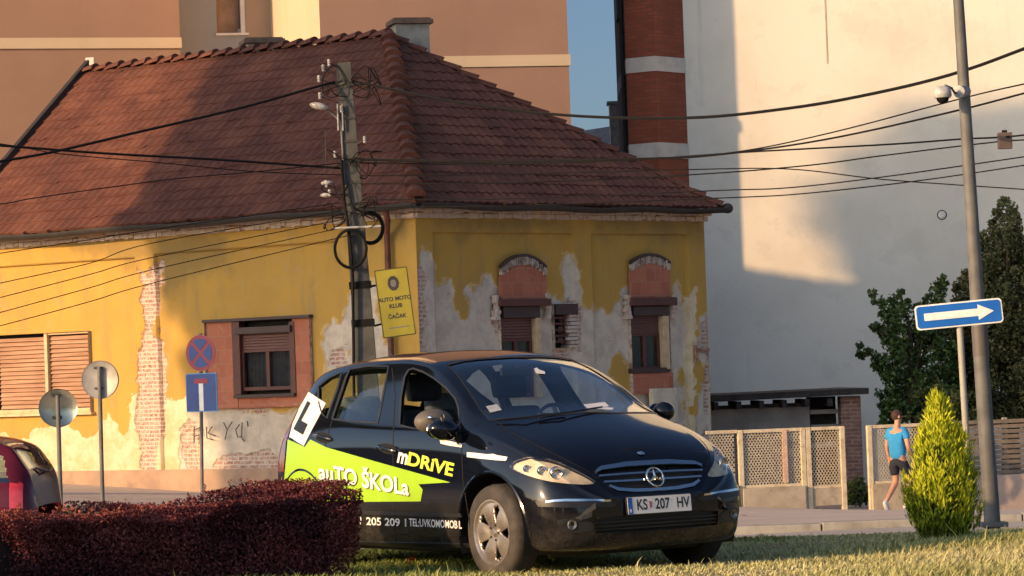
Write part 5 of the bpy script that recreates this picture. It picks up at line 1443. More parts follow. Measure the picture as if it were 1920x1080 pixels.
def pip(x, y, poly):
    c = False; n = len(poly); j = n-1
    for i in range(n):
        xi, yi = poly[i]; xj, yj = poly[j]
        if (yi > y) != (yj > y) and x < (xj-xi)*(y-yi)/(yj-yi)+xi: c = not c
        j = i
    return c
def smooth_poly(poly, it=1):
    for _ in range(it):
        out = []; n = len(poly)
        for i in range(n):
            (ax, ay), (bx, by) = poly[i], poly[(i+1) % n]
            out += [(ax*.75+bx*.25, ay*.75+by*.25), (ax*.25+bx*.75, ay*.25+by*.75)]
        poly = out
    return poly
def strip_poly(pts, w_):
    """photo polyline -> thin polygon w_ wide"""
    L_, R_ = [], []
    for i, p in enumerate(pts):
        a = pts[max(i-1, 0)]; b = pts[min(i+1, len(pts)-1)]; dx, dy = b[0]-a[0], b[1]-a[1]; l = math.hypot(dx, dy); ww = w_ if not isinstance(w_, (list, tuple)) else w_[i]
        nx, ny = -dy/l*ww/2, dx/l*ww/2; L_.append((p[0]+nx, p[1]+ny)); R_.append((p[0]-nx, p[1]-ny))
    return L_+R_[::-1]
def cut_faces(bm, poly):
    """cut the body along a photo outline; returns the faces inside it that face the viewer"""
    fwd = CZ*-1
    pc = {}
    def pr(v):
        k = v.index
        if k >= 0 and k in pc: return pc[k]
        q_ = cpx(v.co)
        return q_
    bm.verts.index_update()
    X0, X1 = min(p[0] for p in poly)-4, max(p[0] for p in poly)+4; Y0, Y1 = min(p[1] for p in poly)-4, max(p[1] for p in poly)+4
    fs = []
    for f in bm.faces:
        c = f.calc_center_median()
        if (CL-c).dot(f.normal) <= 0: continue
        q_ = [cpx(v.co) for v in f.verts]
        if max(a[0] for a in q_) < X0 or min(a[0] for a in q_) > X1 or max(a[1] for a in q_) < Y0 or min(a[1] for a in q_) > Y1: continue
        fs.append(f)
    n = len(poly)
    for i in range(n):
        a, b = poly[i], poly[(i+1) % n]
        if math.hypot(a[0]-b[0], a[1]-b[1]) < .05: continue
        no = cray(*a).cross(cray(*b)).normalized()
        x0, x1 = min(a[0], b[0])-6, max(a[0], b[0])+6; y0, y1 = min(a[1], b[1])-6, max(a[1], b[1])+6
        near, rest = [], []
        for f in fs:
            q_ = [cpx(v.co) for v in f.verts]
            (rest if (max(c[0] for c in q_) < x0 or min(c[0] for c in q_) > x1 or max(c[1] for c in q_) < y0 or min(c[1] for c in q_) > y1) else near).append(f)
        if not near: continue
        g = set(near)
        for f in near: g.update(f.verts); g.update(f.edges)
        r = bmesh.ops.bisect_plane(bm, geom=list(g), dist=1e-5, plane_co=CL, plane_no=no)
        fs = rest+[e for e in r['geom'] if isinstance(e, bmesh.types.BMFace) and e.is_valid]
        fs = list({f for f in fs if f.is_valid})
    out = []
    for f in fs:
        q_ = cpx(f.calc_center_median())
        if pip(q_[0], q_[1], poly): out.append(f)
    return out
def faces_to_mesh(name, bm, faces, mat, off=0.0, thick=0.0, mirror=True, remove=False, smooth=True, inset=0.0, nrm=None):
    faces = list(faces); vs = {}
    for f in faces:
        for v in f.verts: vs.setdefault(v, len(vs))
    co = [None]*len(vs); no = [None]*len(vs)
    for v, i in vs.items(): co[i] = v.co.copy(); no[i] = v.normal.copy()
    V = [c+n_*off for c, n_ in zip(co, no)]; F = [tuple(vs[v] for v in f.verts) for f in faces]
    if thick:
        n = len(V); V += [c+n_*(off-thick) for c, n_ in zip(co, no)]
        ec = {}
        for f in F:
            for i in range(len(f)): ec[(f[i], f[(i+1) % len(f)])] = 1
        F += [(b, a, a+n, b+n) for (a, b) in ec if (b, a) not in ec]
    meshes = []
    for sgn in ((1, -1) if mirror else (1,)):
        VV = [(v.x, v.y*sgn, v.z) for v in V]; FF_ = F if sgn == 1 else [f[::-1] for f in F]
        me = bpy.data.meshes.new(name); me.from_pydata(VV, [], FF_)
        if mat: me.materials.append(mat)
        if smooth:
            me.polygons.foreach_set('use_smooth', [True]*len(me.polygons)); me.set_sharp_from_angle(angle=R(32))
        meshes.append(me)
    if remove: bmesh.ops.delete(bm, geom=faces, context='FACES')
    return meshes

# ---- materials
def paint_mat(name, c, flake=0.0, rough=.10):
    t = NT(name); n = t.noise(3, 4); d = t.noise(50, 3)
    t.set(Base_Color=c, Roughness=t.ramp(d, .3, .7, rough, rough+.10)); t.b.inputs['Coat Weight'].default_value = .55; t.b.inputs['Coat Roughness'].default_value = .04
    t.b.inputs['Specular IOR Level'].default_value = .22
    dust = t.mix(t.ramp(t.noise(1.5, 5, .7), .45, .85, .0, .012), c, rgb(.3, .26, .2)); 
    sx = t.n('SeparateXYZ'); t.t.links.new(t.co(), sx.inputs[0])
    low = t.math('MULTIPLY', t.ramp(sx.outputs[2], .62, .18, 0, 1), t.ramp(t.noise(5, 6, .75), .35, .7, .05, .5))
    t.set(Base_Color=t.mix(low, dust, rgb(.085, .07, .055)), Roughness=t.math('ADD', t.math('MULTIPLY', low, .6), rough))
    return t.m
M_PAINT = paint_mat('black_car_paint', rgb(.003, .004, .008))
M_CHROME = pm('chrome', rgb(.75, .75, .74), rgb(.68, .68, .67), 20, .14, metal=1)
M_TRIM = pm('black_trim', rgb(.012, .012, .013), rgb(.02, .02, .02), 8, .45)
M_RUB = pm('tyre_rubber', rgb(.03, .027, .025), rgb(.06, .05, .042), 9, .85, dirt=(6, rgb(.12, .095, .07), .5))
M_RIM = pm('dusty_alloy', rgb(.46, .42, .37), rgb(.34, .30, .26), 7, .35, metal=.75, dirt=(9, rgb(.15, .11, .08), .5))
M_SEAT = pm('dark_seat_fabric', rgb(.03, .032, .036), rgb(.02, .021, .024), 20, .95)
M_SEATB = pm('grey_headrest', rgb(.10, .13, .15), rgb(.08, .10, .12), 20, .9)
M_DASH = pm('dashboard_plastic', rgb(.022, .023, .025), None, 20, .7)
M_LIME = pm('lime_decal', rgb(.31, .53, .02), rgb(.28, .48, .018), 3, .35)
M_DWH = pm('white_decal', rgb(.80, .76, .72), rgb(.70, .66, .63), 6, .4)
M_DYEL = pm('pale_lime_decal', rgb(.58, .68, .06), rgb(.50, .60, .05), 6, .4)
M_CGL = glass_mat('car_glass', rgb(.86, .93, .95), (1.1, .02), .01)
M_WSGL = glass_mat('windscreen_glass', rgb(.84, .92, .97), (1.1, .10), .02)
M_LENS = glass_mat('headlight_lens', rgb(.92, .90, .84), (1.0, .06), .04)
M_REFL = pm('headlight_reflector', rgb(.86, .74, .56), rgb(.66, .54, .38), 14, .5, metal=.15)
M_FOG = pm('fog_lamp_glass', rgb(.30, .29, .27), rgb(.15, .15, .14), 60, .3, metal=.4)
M_GRILL = pm('grille_black', rgb(.008, .008, .008), None, 8, .5)

car = thing('car', 'black compact driving-school car with lime green door lettering parked on the grass', 'car', MC)
def cpart(name, me, parent=None):
    o = bpy.data.objects.new(name, me); COL.objects.link(o); o.parent = parent or car
    return o
def both(name, meshes, parent=None): return [cpart(name, m, parent) for m in meshes]


def weld(meshes, name):
    bm = bmesh.new()
    for m in meshes: bm.from_mesh(m)
    bmesh.ops.remove_doubles(bm, verts=bm.verts, dist=.0006)
    me = bpy.data.meshes.new(name); bm.to_mesh(me); bm.free()
    for mt in meshes[0].materials: me.materials.append(mt)
    me.polygons.foreach_set('use_smooth', [True]*len(me.polygons)); me.set_sharp_from_angle(angle=R(32))
    return me
def patch(name, poly, mat, off=.003, thick=0.0, mirror=True, join=False, parent=None, sm=0, remove=False):
    if sm: poly = smooth_poly(poly, sm)
    fs = cut_faces(BM, poly)
    if not fs: print('EMPTY PATCH', name); return []
    ms = faces_to_mesh(name, BM, fs, mat, off, thick, mirror, remove)
    if join: return [cpart(name, weld(ms, name), parent)]
    return both(name, ms, parent)
def cut_round(cx, cz, r, n=36):
    """open a wheel arch"""
    for i in range(n):
        a0, a1 = 2*math.pi*i/n, 2*math.pi*(i+1)/n
        p = Vector((cx+r*math.cos(a0), 0, cz+r*math.sin(a0))); q_ = Vector((cx+r*math.cos(a1), 0, cz+r*math.sin(a1))); no = (q_-p).cross(Vector((0, 1, 0)))
        near = [f for f in BM.faces if f.calc_center_median().y > .45 and min((v.co.x-cx)**2+(v.co.z-cz)**2 for v in f.verts) < (r+.09)**2 and max((v.co.x-cx)**2+(v.co.z-cz)**2 for v in f.verts) > (r-.09)**2
                and (Vector((f.calc_center_median().x-p.x, 0, f.calc_center_median().z-p.z)).length < .16)]
        if not near: continue
        g = set(near)
        for f in near: g.update(f.verts); g.update(f.edges)
        bmesh.ops.bisect_plane(BM, geom=list(g), dist=1e-5, plane_co=p, plane_no=no)
    dl = [f for f in BM.faces if f.calc_center_median().y > .52 and (f.calc_center_median().x-cx)**2+(f.calc_center_median().z-cz)**2 < (r*.998)**2]
    return dl
def near_pt(px, py, y):
    """point on the view ray with car-frame sideways position y"""
    d = cray(px, py); return CL+d*((y-CL.y)/d.y)

# ---- things laid on the paint, traced and projected on the body surface
patch('lime_panel', [(540, 824), (572, 838), (582, 824), (613, 839), (700, 864), (845, 904.5), (815, 906), (785, 908), (793, 918), (789, 940), (677, 941), (600, 940), (532, 935), (534, 890)], M_LIME, .002, mirror=False)
patch('learner_plate', [(579, 735), (611, 756), (598, 782), (584, 808), (570, 836), (543, 819), (549, 795), (562, 765)], M_DWH, .003, .002, mirror=False)
patch('learner_letter', [(577.5, 752), (583.5, 756), (566, 789), (578, 796), (569, 816), (551, 805), (556, 795)], M_TRIM, .006, mirror=False)
M_TAIL = pm('dark_red_lamp', rgb(.16, .012, .012), rgb(.10, .01, .01), 12, .2, coat=1)
patch('tail_lamp', [(521, 885), (527, 850), (539, 800), (553, 766), (559, 770), (547, 798), (537, 830), (533, 885)], M_TAIL, .004, .0, mirror=True)
patch('white_web_strip', [(876, 848), (890, 849), (915, 852), (925, 851), (934, 854), (952, 857), (949, 864), (930, 863), (902, 860), (876, 857)], M_DWH, .003, mirror=False)
for i, d_ in enumerate((0,)):
    patch('white_web_strip', [(825, 826), (838, 826), (867, 832), (866, 839), (845, 836), (827, 832)], M_DWH, .003, mirror=False)
def car_text(s, p0, p1, h, mat, name='lettering', slant=0.0, off=.0045, bold=.0, sx_=None):
    vs, fs = text_mesh(s, 1.0, bold=bold)
    xa, xb = min(v[0] for v in vs), max(v[0] for v in vs); ya, yb = min(v[1] for v in vs), max(v[1] for v in vs)
    dx, dy = p1[0]-p0[0], p1[1]-p0[1]; out = []
    for x, y, z in vs:
        u = (x-xa)/(xb-xa); v = (y-ya)/(yb-ya)
        X = p0[0]+dx*u+v*h*(slant-.03); Y = p0[1]+dy*u-v*h
        r_ = chit(X, Y, off); out.append(r_[0] if r_ else Vector((0, 0, 0)))
    mb = MB(); mb.add(out, fs); me = mb.mesh(name, mat, fixn=False); return cpart(name, me)
M_SHADOWINK = pm('dark_outline_decal', rgb(.10, .12, .02), None, 4, .5)
car_text('auTO ŠKOLa', (600.5, 901.5), (770, 932), 40, M_SHADOWINK, off=.0035, bold=.03, name='lettering_outline')
car_text('auTO ŠKOLa', (599, 899.5), (768, 930), 40, M_DWH, off=.006, bold=.025)
car_text('m', (745, 867), (763, 872), 20, M_DWH, slant=.22, bold=.03)
car_text('DRiVE', (764, 872), (849, 894), 25, M_DYEL, slant=.2, bold=.03)
car_text('1 205 209 1', (676, 984), (763, 987.5), 15, M_DWH, bold=.02)
car_text('TEL:UVKOMOMOBIL', (768, 986.5), (867, 991.5), 15, M_DWH, bold=.02)
# moulding along the doors, sill edge
patch('side_moulding', [(548, 950), (672, 957), (866, 963.5), (867, 970), (672, 964), (548, 958)], M_TRIM, .010, .010)
patch('sill_trim', [(600, 1012), (700, 1015), (886, 1019), (886, 1026), (700, 1023), (600, 1020)], M_TRIM, .008, .008)
M_GAP = pm('panel_gap', rgb(.0015, .0015, .0015), None, 4, .9)
for pl in ([(735, 690), (741, 740), (738, 800), (737, 850), (738, 920), (742, 1015)], [(858, 760), (864, 812), (866, 850), (868, 900), (876, 950), (886, 1015)], [(656, 690), (640, 740), (622, 790), (606, 850), (604, 900)],
           [(930, 790), (960, 812), (1010, 838), (1060, 862), (1100, 882), (1120, 898)]):
    patch('panel_gap', strip_poly(pl, 1.5), M_GAP, .0012, mirror=True)
for (a_, b_) in (((711, 837), (743, 846)), ((592, 817), (621, 824))):
    m_ = ((a_[0]+b_[0])/2, (a_[1]+b_[1])/2)
    patch('handle_recess', [(m_[0]+17*math.cos(t), m_[1]+3*math.cos(t)+10*math.sin(t)) for t in np.linspace(0, 2*math.pi, 14)[:-1]], M_GAP, .0015)
    p_ = [chit(a_[0]+(b_[0]-a_[0])*t, a_[1]+(b_[1]-a_[1])*t, o_)[0] for t, o_ in ((0, .0), (.12, .028), (.5, .036), (.88, .028), (1, .0))]
    for s_ in (1, -1):
        mb = MB(); mb.tube([(p.x, p.y*s_, p.z) for p in p_], .013, 8); cpart('door_handle', mb.mesh('door_handle', M_PAINT, smooth=True))
# nose: slats, chrome, mouldings
GR = [(1117, 884), (1124, 878), (1172, 869), (1220, 866), (1268, 864.5), (1300, 866), (1300, 900), (1296, 909), (1268, 917.5), (1220, 923.5), (1172, 924), (1155, 922), (1141, 913)]
GC = 1330
patch('grille_chrome', strip_poly([(1117, 885), (1126, 879), (1172, 872), (1220, 869), (GC, 866)], [5, 7, 8, 8, 8]), M_CHROME, .014, .014, join=True)
patch('grille_slat', strip_poly([(1122, 893), (1172, 889), (1220, 886), (GC, 880)], 3.2), M_CHROME, .010, .010, join=True)
patch('grille_slat', strip_poly([(1132, 904), (1172, 902), (1220, 899), (GC, 892)], 3.2), M_CHROME, .010, .010, join=True)
patch('grille_chrome', strip_poly([(1141, 911), (1158, 918), (1190, 920), (1220, 919), (GC, 905)], [4, 6, 6, 6, 6]), M_CHROME, .012, .012, join=True)
patch('bumper_moulding', [(1004, 940), (1024, 937), (1060, 937), (1142, 938), (1158, 944), (1150, 951), (1060, 952), (1010, 950)], M_TRIM, .007, .007)
patch('bumper_chrome', strip_poly([(1024, 941), (1040, 939), (1060, 938), (1144, 938.5)], [3, 4, 4.5, 4]), M_CHROME, .011, .008)
patch('fog_surround', [(1043, 972), (1108, 974), (1116, 996), (1080, 1000), (1060, 999), (1048, 989)], M_TRIM, .003, sm=1)
HL = [(953, 875), (966, 863), (995, 855.6), (1024, 858.5), (1053, 868), (1086.7, 885), (1110.7, 898), (1118, 905.5), (1101, 909), (1062.6, 907), (1024, 902), (985.5, 891), (966, 882.6)]
HLs = smooth_poly(HL, 1)
lamps = patch('headlight', HLs, M_REFL, -.030)
for L_, s_ in zip(lamps, (1, -1)):
    fs = cut_faces(BM, HLs); ms = faces_to_mesh('lens', BM, fs, M_LENS, .002, .012, True); cpart('lens', ms[0 if s_ == 1 else 1], L_)
    for (hx, hy, hr) in ((1042, 885, .040), (1015, 880, .030), (985, 876, .022)):
        h_ = chit(hx, hy, -.022); c_ = h_[0]; mb = MB(); dirv = Vector((-1, .25, 0)).normalized()
        Mx = Matrix.Translation((c_.x, c_.y, c_.z)) @ dirv.to_track_quat('Y', 'Z').to_matrix().to_4x4()
        mb.lathe([(hr*1.15, -.01), (hr*1.1, .012), (hr, .016), (hr*.75, .0), (hr*.3, -.008), (0, -.008)], 18, Mx)
        mb.v = [(v[0], v[1]*s_, v[2]) for v in mb.v]; cpart('bulb_reflector', mb.mesh('bulb_reflector', M_CHROME, smooth=True), L_)
for s_ in (1, -1):
    h_ = chit(1072, 984, .004); c_ = h_[0]; mb = MB(); Mx = Matrix.Translation((c_.x, c_.y, c_.z)) @ Vector((-1, .15, 0)).normalized().to_track_quat('Y', 'Z').to_matrix().to_4x4()
    mb.lathe([(.032, .0), (.030, .010), (.022, .006), (.011, -.002), (0, -.004)], 18, Mx); mb.v = [(v[0], v[1]*s_, v[2]) for v in mb.v]; cpart('fog_lamp', mb.mesh('fog_lamp', M_FOG, smooth=True))
INT = [(1116, 974), (1150, 968), (1200, 966), (GC, 958), (GC, 985), (1200, 996), (1116, 1000)]
patch('grille_back', GR, M_GRILL, -.03, join=True); patch('intake_back', INT, M_GRILL, -.03, join=True)
for k_ in range(3): patch('intake_bar', strip_poly([(1118, 981+k_*7), (1200, 975+k_*7), (GC, 967+k_*7)], 2.0), M_TRIM, -.004, .008, join=True)

# windscreen, side glass: cut out of the body
WS = [(838, 684), (870, 676.5), (900, 673), (960, 669.5), (1010, 668.5), (1200, 665), (1230, 765), (1190, 765), (1130, 770), (1030, 780), (935, 787), (916, 789), (899, 766), (880, 736), (858, 705)]
FW = [(749, 797), (752, 745), (759, 706), (766, 694), (775, 691), (793, 697), (813, 709), (836, 727), (854, 748), (860, 766), (863, 812), (820, 809), (773, 803)]
RWd = [(623, 786), (635, 748), (649, 707), (656.5, 692), (692, 686), (729, 687), (724, 712), (712, 775), (708, 793), (668, 791)]
QW = [(597, 724), (616, 709), (641, 697.5), (633, 728), (622, 757), (613, 784), (604, 776), (597, 750)]
for nm, pl, join in (('windscreen', WS, True),):
    patch('windscreen_seal', strip_poly(pl+pl[:1], 3.0), M_TRIM, .002, join=True)
    fs = cut_faces(BM, pl); ms = faces_to_mesh(nm, BM, fs, M_WSGL, -.004, 0, True, remove=True); cpart(nm, weld(ms, nm))
for nm, pl in (('side_window', FW), ('side_window', RWd), ('quarter_window', QW)):
    patch('window_seal', strip_poly(pl+pl[:1], 3.2), M_TRIM, .003, .004)
    pl2 = pl
    fs = cut_faces(BM, pl2); ms = faces_to_mesh(nm, BM, fs, M_CGL, -.006, 0, True, remove=True)
    if pl is FW: ms = ms[1:]                                      # the near front window is wound down
    both(nm, ms)
# tailgate glass (not seen directly, lets light into the cabin)
dl = [f for f in BM.faces if 3.60 < f.calc_center_median().x < 3.86 and f.calc_center_median().y < .50 and f.calc_center_median().z > 1.06]
ms = faces_to_mesh('rear_window', BM, dl, M_CGL, 0, 0, True, remove=True); cpart('rear_window', weld(ms, 'rear_window'))
fs = cut_faces(BM, GR); bmesh.ops.delete(BM, geom=fs, context='FACES')
fs = cut_faces(BM, INT); bmesh.ops.delete(BM, geom=fs, context='FACES')
fs = cut_faces(BM, HLs); bmesh.ops.delete(BM, geom=fs, context='FACES')
AR = .405; WX = (.76, 3.33); WZ = .315
for cx_ in WX: bmesh.ops.delete(BM, geom=cut_round(cx_, WZ, AR), context='FACES')
ms = faces_to_mesh('body', BM, BM.faces[:], M_PAINT, 0, 0, True)
bd = cpart('body', weld(ms, 'body'))
# dark inner shell so one does not see the paint from inside
ms2 = faces_to_mesh('inner_shell', BM, [f for f in BM.faces if f.calc_center_median().z > .25], M_DASH, -.03, 0, True); cpart('inner_shell', weld(ms2, 'inner_shell'))
for cx_ in WX:
    for s_ in (1, -1):
        mb = MB(); vs = []; n = 30
        for i in range(n+1):
            t = math.pi*(-.12+1.24*i/n); c_, z_ = cx_+AR*math.cos(t), WZ+AR*math.sin(t)
            yo = .874 if 1 else 0; vs += [(c_, .50*s_, z_), (c_, yo*s_, z_)]
        mb.add(vs, [(2*i, 2*i+1, 2*i+3, 2*i+2) for i in range(n)])
        mb.add([(cx_, .50*s_, WZ)]+[(cx_+AR*math.cos(math.pi*(-.12+1.24*i/n)), .50*s_, WZ+AR*math.sin(math.pi*(-.12+1.24*i/n))) for i in range(n+1)], [(0, i+1, i+2) for i in range(n)])
        cpart('wheel_arch_liner', mb.mesh('wheel_arch_liner', M_GRILL, fixn=False))
        mb = MB(); pts = []
        for i in range(n+1):
            t = math.pi*(-.02+1.04*i/n); X_, Z_ = cx_+(AR+.004)*math.cos(t), WZ+(AR+.004)*math.sin(t)
            h_ = BV.ray_cast(Vector((X_, 2, Z_)), Vector((0, -1, 0))); pts.append(Vector((X_, ((h_[0].y if h_[0] else .85)-.006)*s_, Z_)))
        mb.tube(pts, .013, 6); cpart('arch_lip', mb.mesh('arch_lip', M_PAINT, smooth=True))
# underbody
mb = MB(); mb.box((.45, -.62, .14), (3.6, .62, .22)); cpart('underbody', mb.mesh('underbody', M_GRILL, bevel=.02))

# ---- wheels
def wheel(cx_, s_):
    t = bpy.data.objects.new('wheel', None); COL.objects.link(t); t.parent = car
    t.matrix_basis = Matrix.Translation((cx_, .772*s_, WZ)) @ (Matrix.Rotation(math.pi, 4, 'Z') if s_ < 0 else Matrix())
    mb = MB(); R0 = .325; w_ = .1
    mb.lathe([(.205, .082), (.215, .094), (.245, .103), (.285, .100), (.308, .088), (.319, .068), (R0, .04), (R0, -.04), (.319, -.068), (.308, -.088), (.285, -.10), (.215, -.094), (.2, -.08)], 56)
    mb2 = MB()
    cpart('tyre', mb.mesh('tyre', M_RUB, smooth=True), t)
    mb = MB()                                                    # rim barrel
    mb.lathe([(.222, .090), (.224, .097), (.214, .098), (.205, .088), (.198, .05), (.185, -.08)], 56); cpart('rim_lip', mb.mesh('rim_lip', M_RIM, smooth=True, fixn=False), t)
    na, rs = 180, np.linspace(.03, .208, 13); vs = []; fs = []
    for r in rs:
        for k_ in range(na):
            a = 2*math.pi*k_/na; spoke = .5+.5*math.cos(5*a)
            y = .066+.020*math.sin(max(0, (r-.05))/.16*2.6)*(.5+.5*spoke)-.006
            vs.append((r*math.cos(a), y, r*math.sin(a)))
    for i in range(len(rs)-1):
        rm = (rs[i]+rs[i+1])/2
        hw = np.interp(rm, [.078, .10, .15, .180, .188], [.0, .11, .20, .23, .0]) if .078 < rm < .188 else 0   # half width of the opening (radians)
        for k_ in range(na):
            a = (2*math.pi*(k_+.5)/na) % (2*math.pi/5); da = abs(a-math.pi/5)
            if da < hw: continue
            fs.append((i*na+k_, i*na+(k_+1) % na, (i+1)*na+(k_+1) % na, (i+1)*na+k_))
    mb = MB(); mb.add(vs, fs); me = mb.mesh('spokes', M_RIM, smooth=True); 
    o = cpart('spokes', me, t); md = o.modifiers.new('thickness', 'SOLIDIFY'); md.thickness = .022; md.offset = 0
    mb = MB(); mb.lathe([(0, .088), (.022, .087), (.030, .078), (.034, .066)], 24); cpart('hub_cap', mb.mesh('hub_cap', M_RIM, smooth=True), t)
    mb = MB(); mb.lathe([(0, -.02), (.185, -.02), (.19, -.06)], 30); mb.lathe([(.0, .018), (.135, .018), (.135, .0)], 30); cpart('brake_disc', mb.mesh('brake_disc', M_GRILL), t)
    for k_ in range(5):
        a = 2*math.pi*(k_+.5)/5; mb = MB(); mb.lathe([(0, .078), (.008, .077), (.009, .06)], 10, Matrix.Translation((.052*math.cos(a), 0, .052*math.sin(a)))); cpart('wheel_bolt', mb.mesh('wheel_bolt', M_GRILL), t)
for cx_ in WX:
    for s_ in (1, -1): wheel(cx_, s_)

# ---- number plate, star, badge
h_ = BV.ray_cast(CL, cray(1232, 945)); pc_ = h_[0]+Vector((-.022, 0, 0)); pc_.y = 0
Mp = frame_from(pc_, Vector((0, -1, 0)), Vector((.10, 0, 1)))
def lpart(name, mb, mat, parent=None, M=None, **k):
    me = mb.mesh(name, mat, **k); me.transform(M if M is not None else Matrix()); return cpart(name, me, parent)
mb = MB(); mb.prism(rrect(.535, .125, .01), .0, .012); pl_ = lpart('number_plate', mb, M_TRIM, M=Mp)
mb = MB(); mb.prism(rrect(.52, .112, .006), -.003, 0); lpart('white_plate', mb, M_DWH, pl_, Mp)
mb = MB(); mb.prism([(-.258, -.054), (-.222, -.054), (-.222, .054), (-.258, .054)], -.0045, -.003); lpart('blue_strip', mb, M_BLUE_ := pm('plate_blue', rgb(.02, .12, .42), None, 4, .4), pl_, Mp)
def ptext(s, size, x, z, mat, y=-.005, sx=.82, bold=.0):
    vs, fs = text_mesh(s, size, bold=bold, sx=sx); mb = MB(); mb.add([(v[0]+x, y, v[1]+z) for v in vs], fs); lpart('lettering', mb, mat, pl_, Mp, fixn=False)
M_PINK = pm('plate_ink', rgb(.02, .02, .022), None, 4, .5)
ptext('KS', .098, -.145, 0, M_PINK, bold=.002); ptext('207', .098, .022, 0, M_PINK, bold=.002); ptext('HV', .098, .192, 0, M_PINK, bold=.002)
mb = MB(); mb.prism([(-.082, -.02), (-.066, -.02), (-.062, .022), (-.086, .022)], -.0048, -.003); lpart('shield_mark', mb, pm('plate_shield', rgb(.35, .12, .10), None, 4, .5), pl_, Mp)
mb = MB(); mb.prism([(-.246, -.044), (-.234, -.044), (-.234, -.022), (-.246, -.022)], -.0055, -.0045); lpart('country_mark', mb, M_DWH, pl_, Mp)
h_ = BV.ray_cast(CL, cray(1222, 894)); sc_ = Vector((h_[0].x-.028, 0, h_[0].z)); nn_ = Vector((-1, 0, .42)).normalized()
Ms_ = frame_from(sc_, Vector((0, -1, 0)), Vector((.42, 0, 1)))
mb = MB(); n = 40
for rr_, nm in ((.066, 'ring'),):
    mb.tube([(rr_*math.cos(t), 0, rr_*math.sin(t)) for t in np.linspace(0, 2*math.pi, n+1)], .0062, 8, cap=False)
for k_ in range(3):
    a = math.pi/2+k_*2*math.pi/3; c_, s__ = math.cos(a), math.sin(a); b_ = .012
    mb.add([(0, -.010, 0), (-b_*s__ + .012*c_, 0, b_*c_+.012*s__), (.066*c_, -.002, .066*s__), (b_*s__ + .012*c_, 0, -b_*c_+.012*s__), (0, .006, 0)], [(0, 1, 2), (0, 2, 3), (4, 2, 1), (4, 3, 2)])
lpart('star_emblem', mb, M_CHROME, M=Ms_, smooth=True, fixn=False)
h_ = chit(1203, 850, .003); mb = MB(); Mx = Matrix.Translation((h_[0].x, 0, h_[0].z)) @ Vector((-.35, 0, 1)).normalized().to_track_quat('Y', 'Z').to_matrix().to_4x4(); mb.lathe([(0, .006), (.022, .005), (.027, 0)], 20, Mx); lpart('bonnet_badge', mb, M_CHROME, smooth=True)

# ---- mirrors
mc = near_pt(833, 806, .985)
mc0 = mc.copy()
for s_ in (1, -1):
    if s_ < 0: mc = mc0+Vector((.10, -.055, .055))
    mb = MB(); ball(mb, (0, 0, 0), (.075, .118 if s_ > 0 else .085, .072), Matrix.Translation((mc.x, mc.y*s_, mc.z)) @ Matrix.Rotation(R(8)*s_, 4, 'X'), 20, 14)
    m_ = lpart('door_mirror', mb, M_PAINT, smooth=True)
    mb = MB(); mb.tube([(mc.x+.02, (mc.y-.09)*s_, mc.z-.035), (mc.x+.03, .82*s_, mc.z-.09)], [.028, .036], 8); lpart('mirror_arm', mb, M_TRIM, m_, smooth=True)
    mb = MB(); mb.lathe([(0, 0), (.06, .0), (.062, .006)], 24, Matrix.Translation((mc.x+.068, mc.y*s_, mc.z)) @ Matrix.Rotation(R(-90), 4, 'Z') @ Matrix.Diagonal((1.55, 1, 1, 1))); lpart('mirror_glass', mb, M_CHROME, m_)
    mb = MB(); mb.add([(.0, 0, 0)], []) if False else None
# grey extra mirror above the right one
ic = near_pt(813, 790, .95); mb = MB(); ball(mb, (0, 0, 0), (.10, .145, .085), Matrix.Translation(ic), 20, 14)
im = lpart('extra_mirror', mb, pm('grey_mirror_back', rgb(.13, .115, .10), rgb(.09, .08, .07), 6, .6), smooth=True)
mb = MB(); c_ = near_pt(826, 783, 1.045); mb.tube([c_+Vector((.02*math.cos(t), 0, .026*math.sin(t))) + Vector((-.03, 0, 0)) for t in np.linspace(0, 2*math.pi, 20)], .006, 6, cap=False); lpart('ring', mb, M_TRIM, im, smooth=True)
mb = MB(); ball(mb, (0, 0, 0), (.03, .02, .016), Matrix.Translation(near_pt(806, 783, 1.045)), 12, 8); lpart('bright_clip', mb, M_CHROME, im, smooth=True)

# ---- cabin
def cushion(name, a, b, mat, parent=None, bev=.05):
    mb = MB(); mb.box(a, b); me = mb.mesh(name, mat, bevel=bev, smooth=True, ang=60); return cpart(name, me, parent)
for s_ in (1, -1):
    st = bpy.data.objects.new('seat', None); COL.objects.link(st); st.parent = car; st.matrix_basis = Matrix.Translation((2.02, .37*s_, .55))
    cushion('cushion', (-.35, -.24, -.08), (.2, .24, .08), M_SEAT, st)
    mb = MB(); mb.box((0, -.23, 0), (.13, .23, .60)); me = mb.mesh('backrest', M_SEAT, bevel=.05, smooth=True, ang=60); me.transform(Matrix.Translation((.14, 0, .02)) @ Matrix.Rotation(R(14), 4, 'Y')); cpart('backrest', me, st)
    mb = MB(); mb.box((0, -.14, 0), (.10, .14, .20)); me = mb.mesh('headrest', M_SEAT, bevel=.045, smooth=True, ang=60); me.transform(Matrix.Translation((.30, 0, .66)) @ Matrix.Rotation(R(10), 4, 'Y')); cpart('headrest', me, st)
rs_ = bpy.data.objects.new('rear_bench', None); COL.objects.link(rs_); rs_.parent = car; rs_.matrix_basis = Matrix.Translation((2.95, 0, .58))
cushion('cushion', (-.35, -.62, -.08), (.2, .62, .08), M_SEAT, rs_)
mb = MB(); mb.box((0, -.62, 0), (.12, .62, .46)); me = mb.mesh('backrest', M_SEAT, bevel=.05, smooth=True, ang=60); me.transform(Matrix.Translation((.14, 0, .02)) @ Matrix.Rotation(R(16), 4, 'Y')); cpart('backrest', me, rs_)
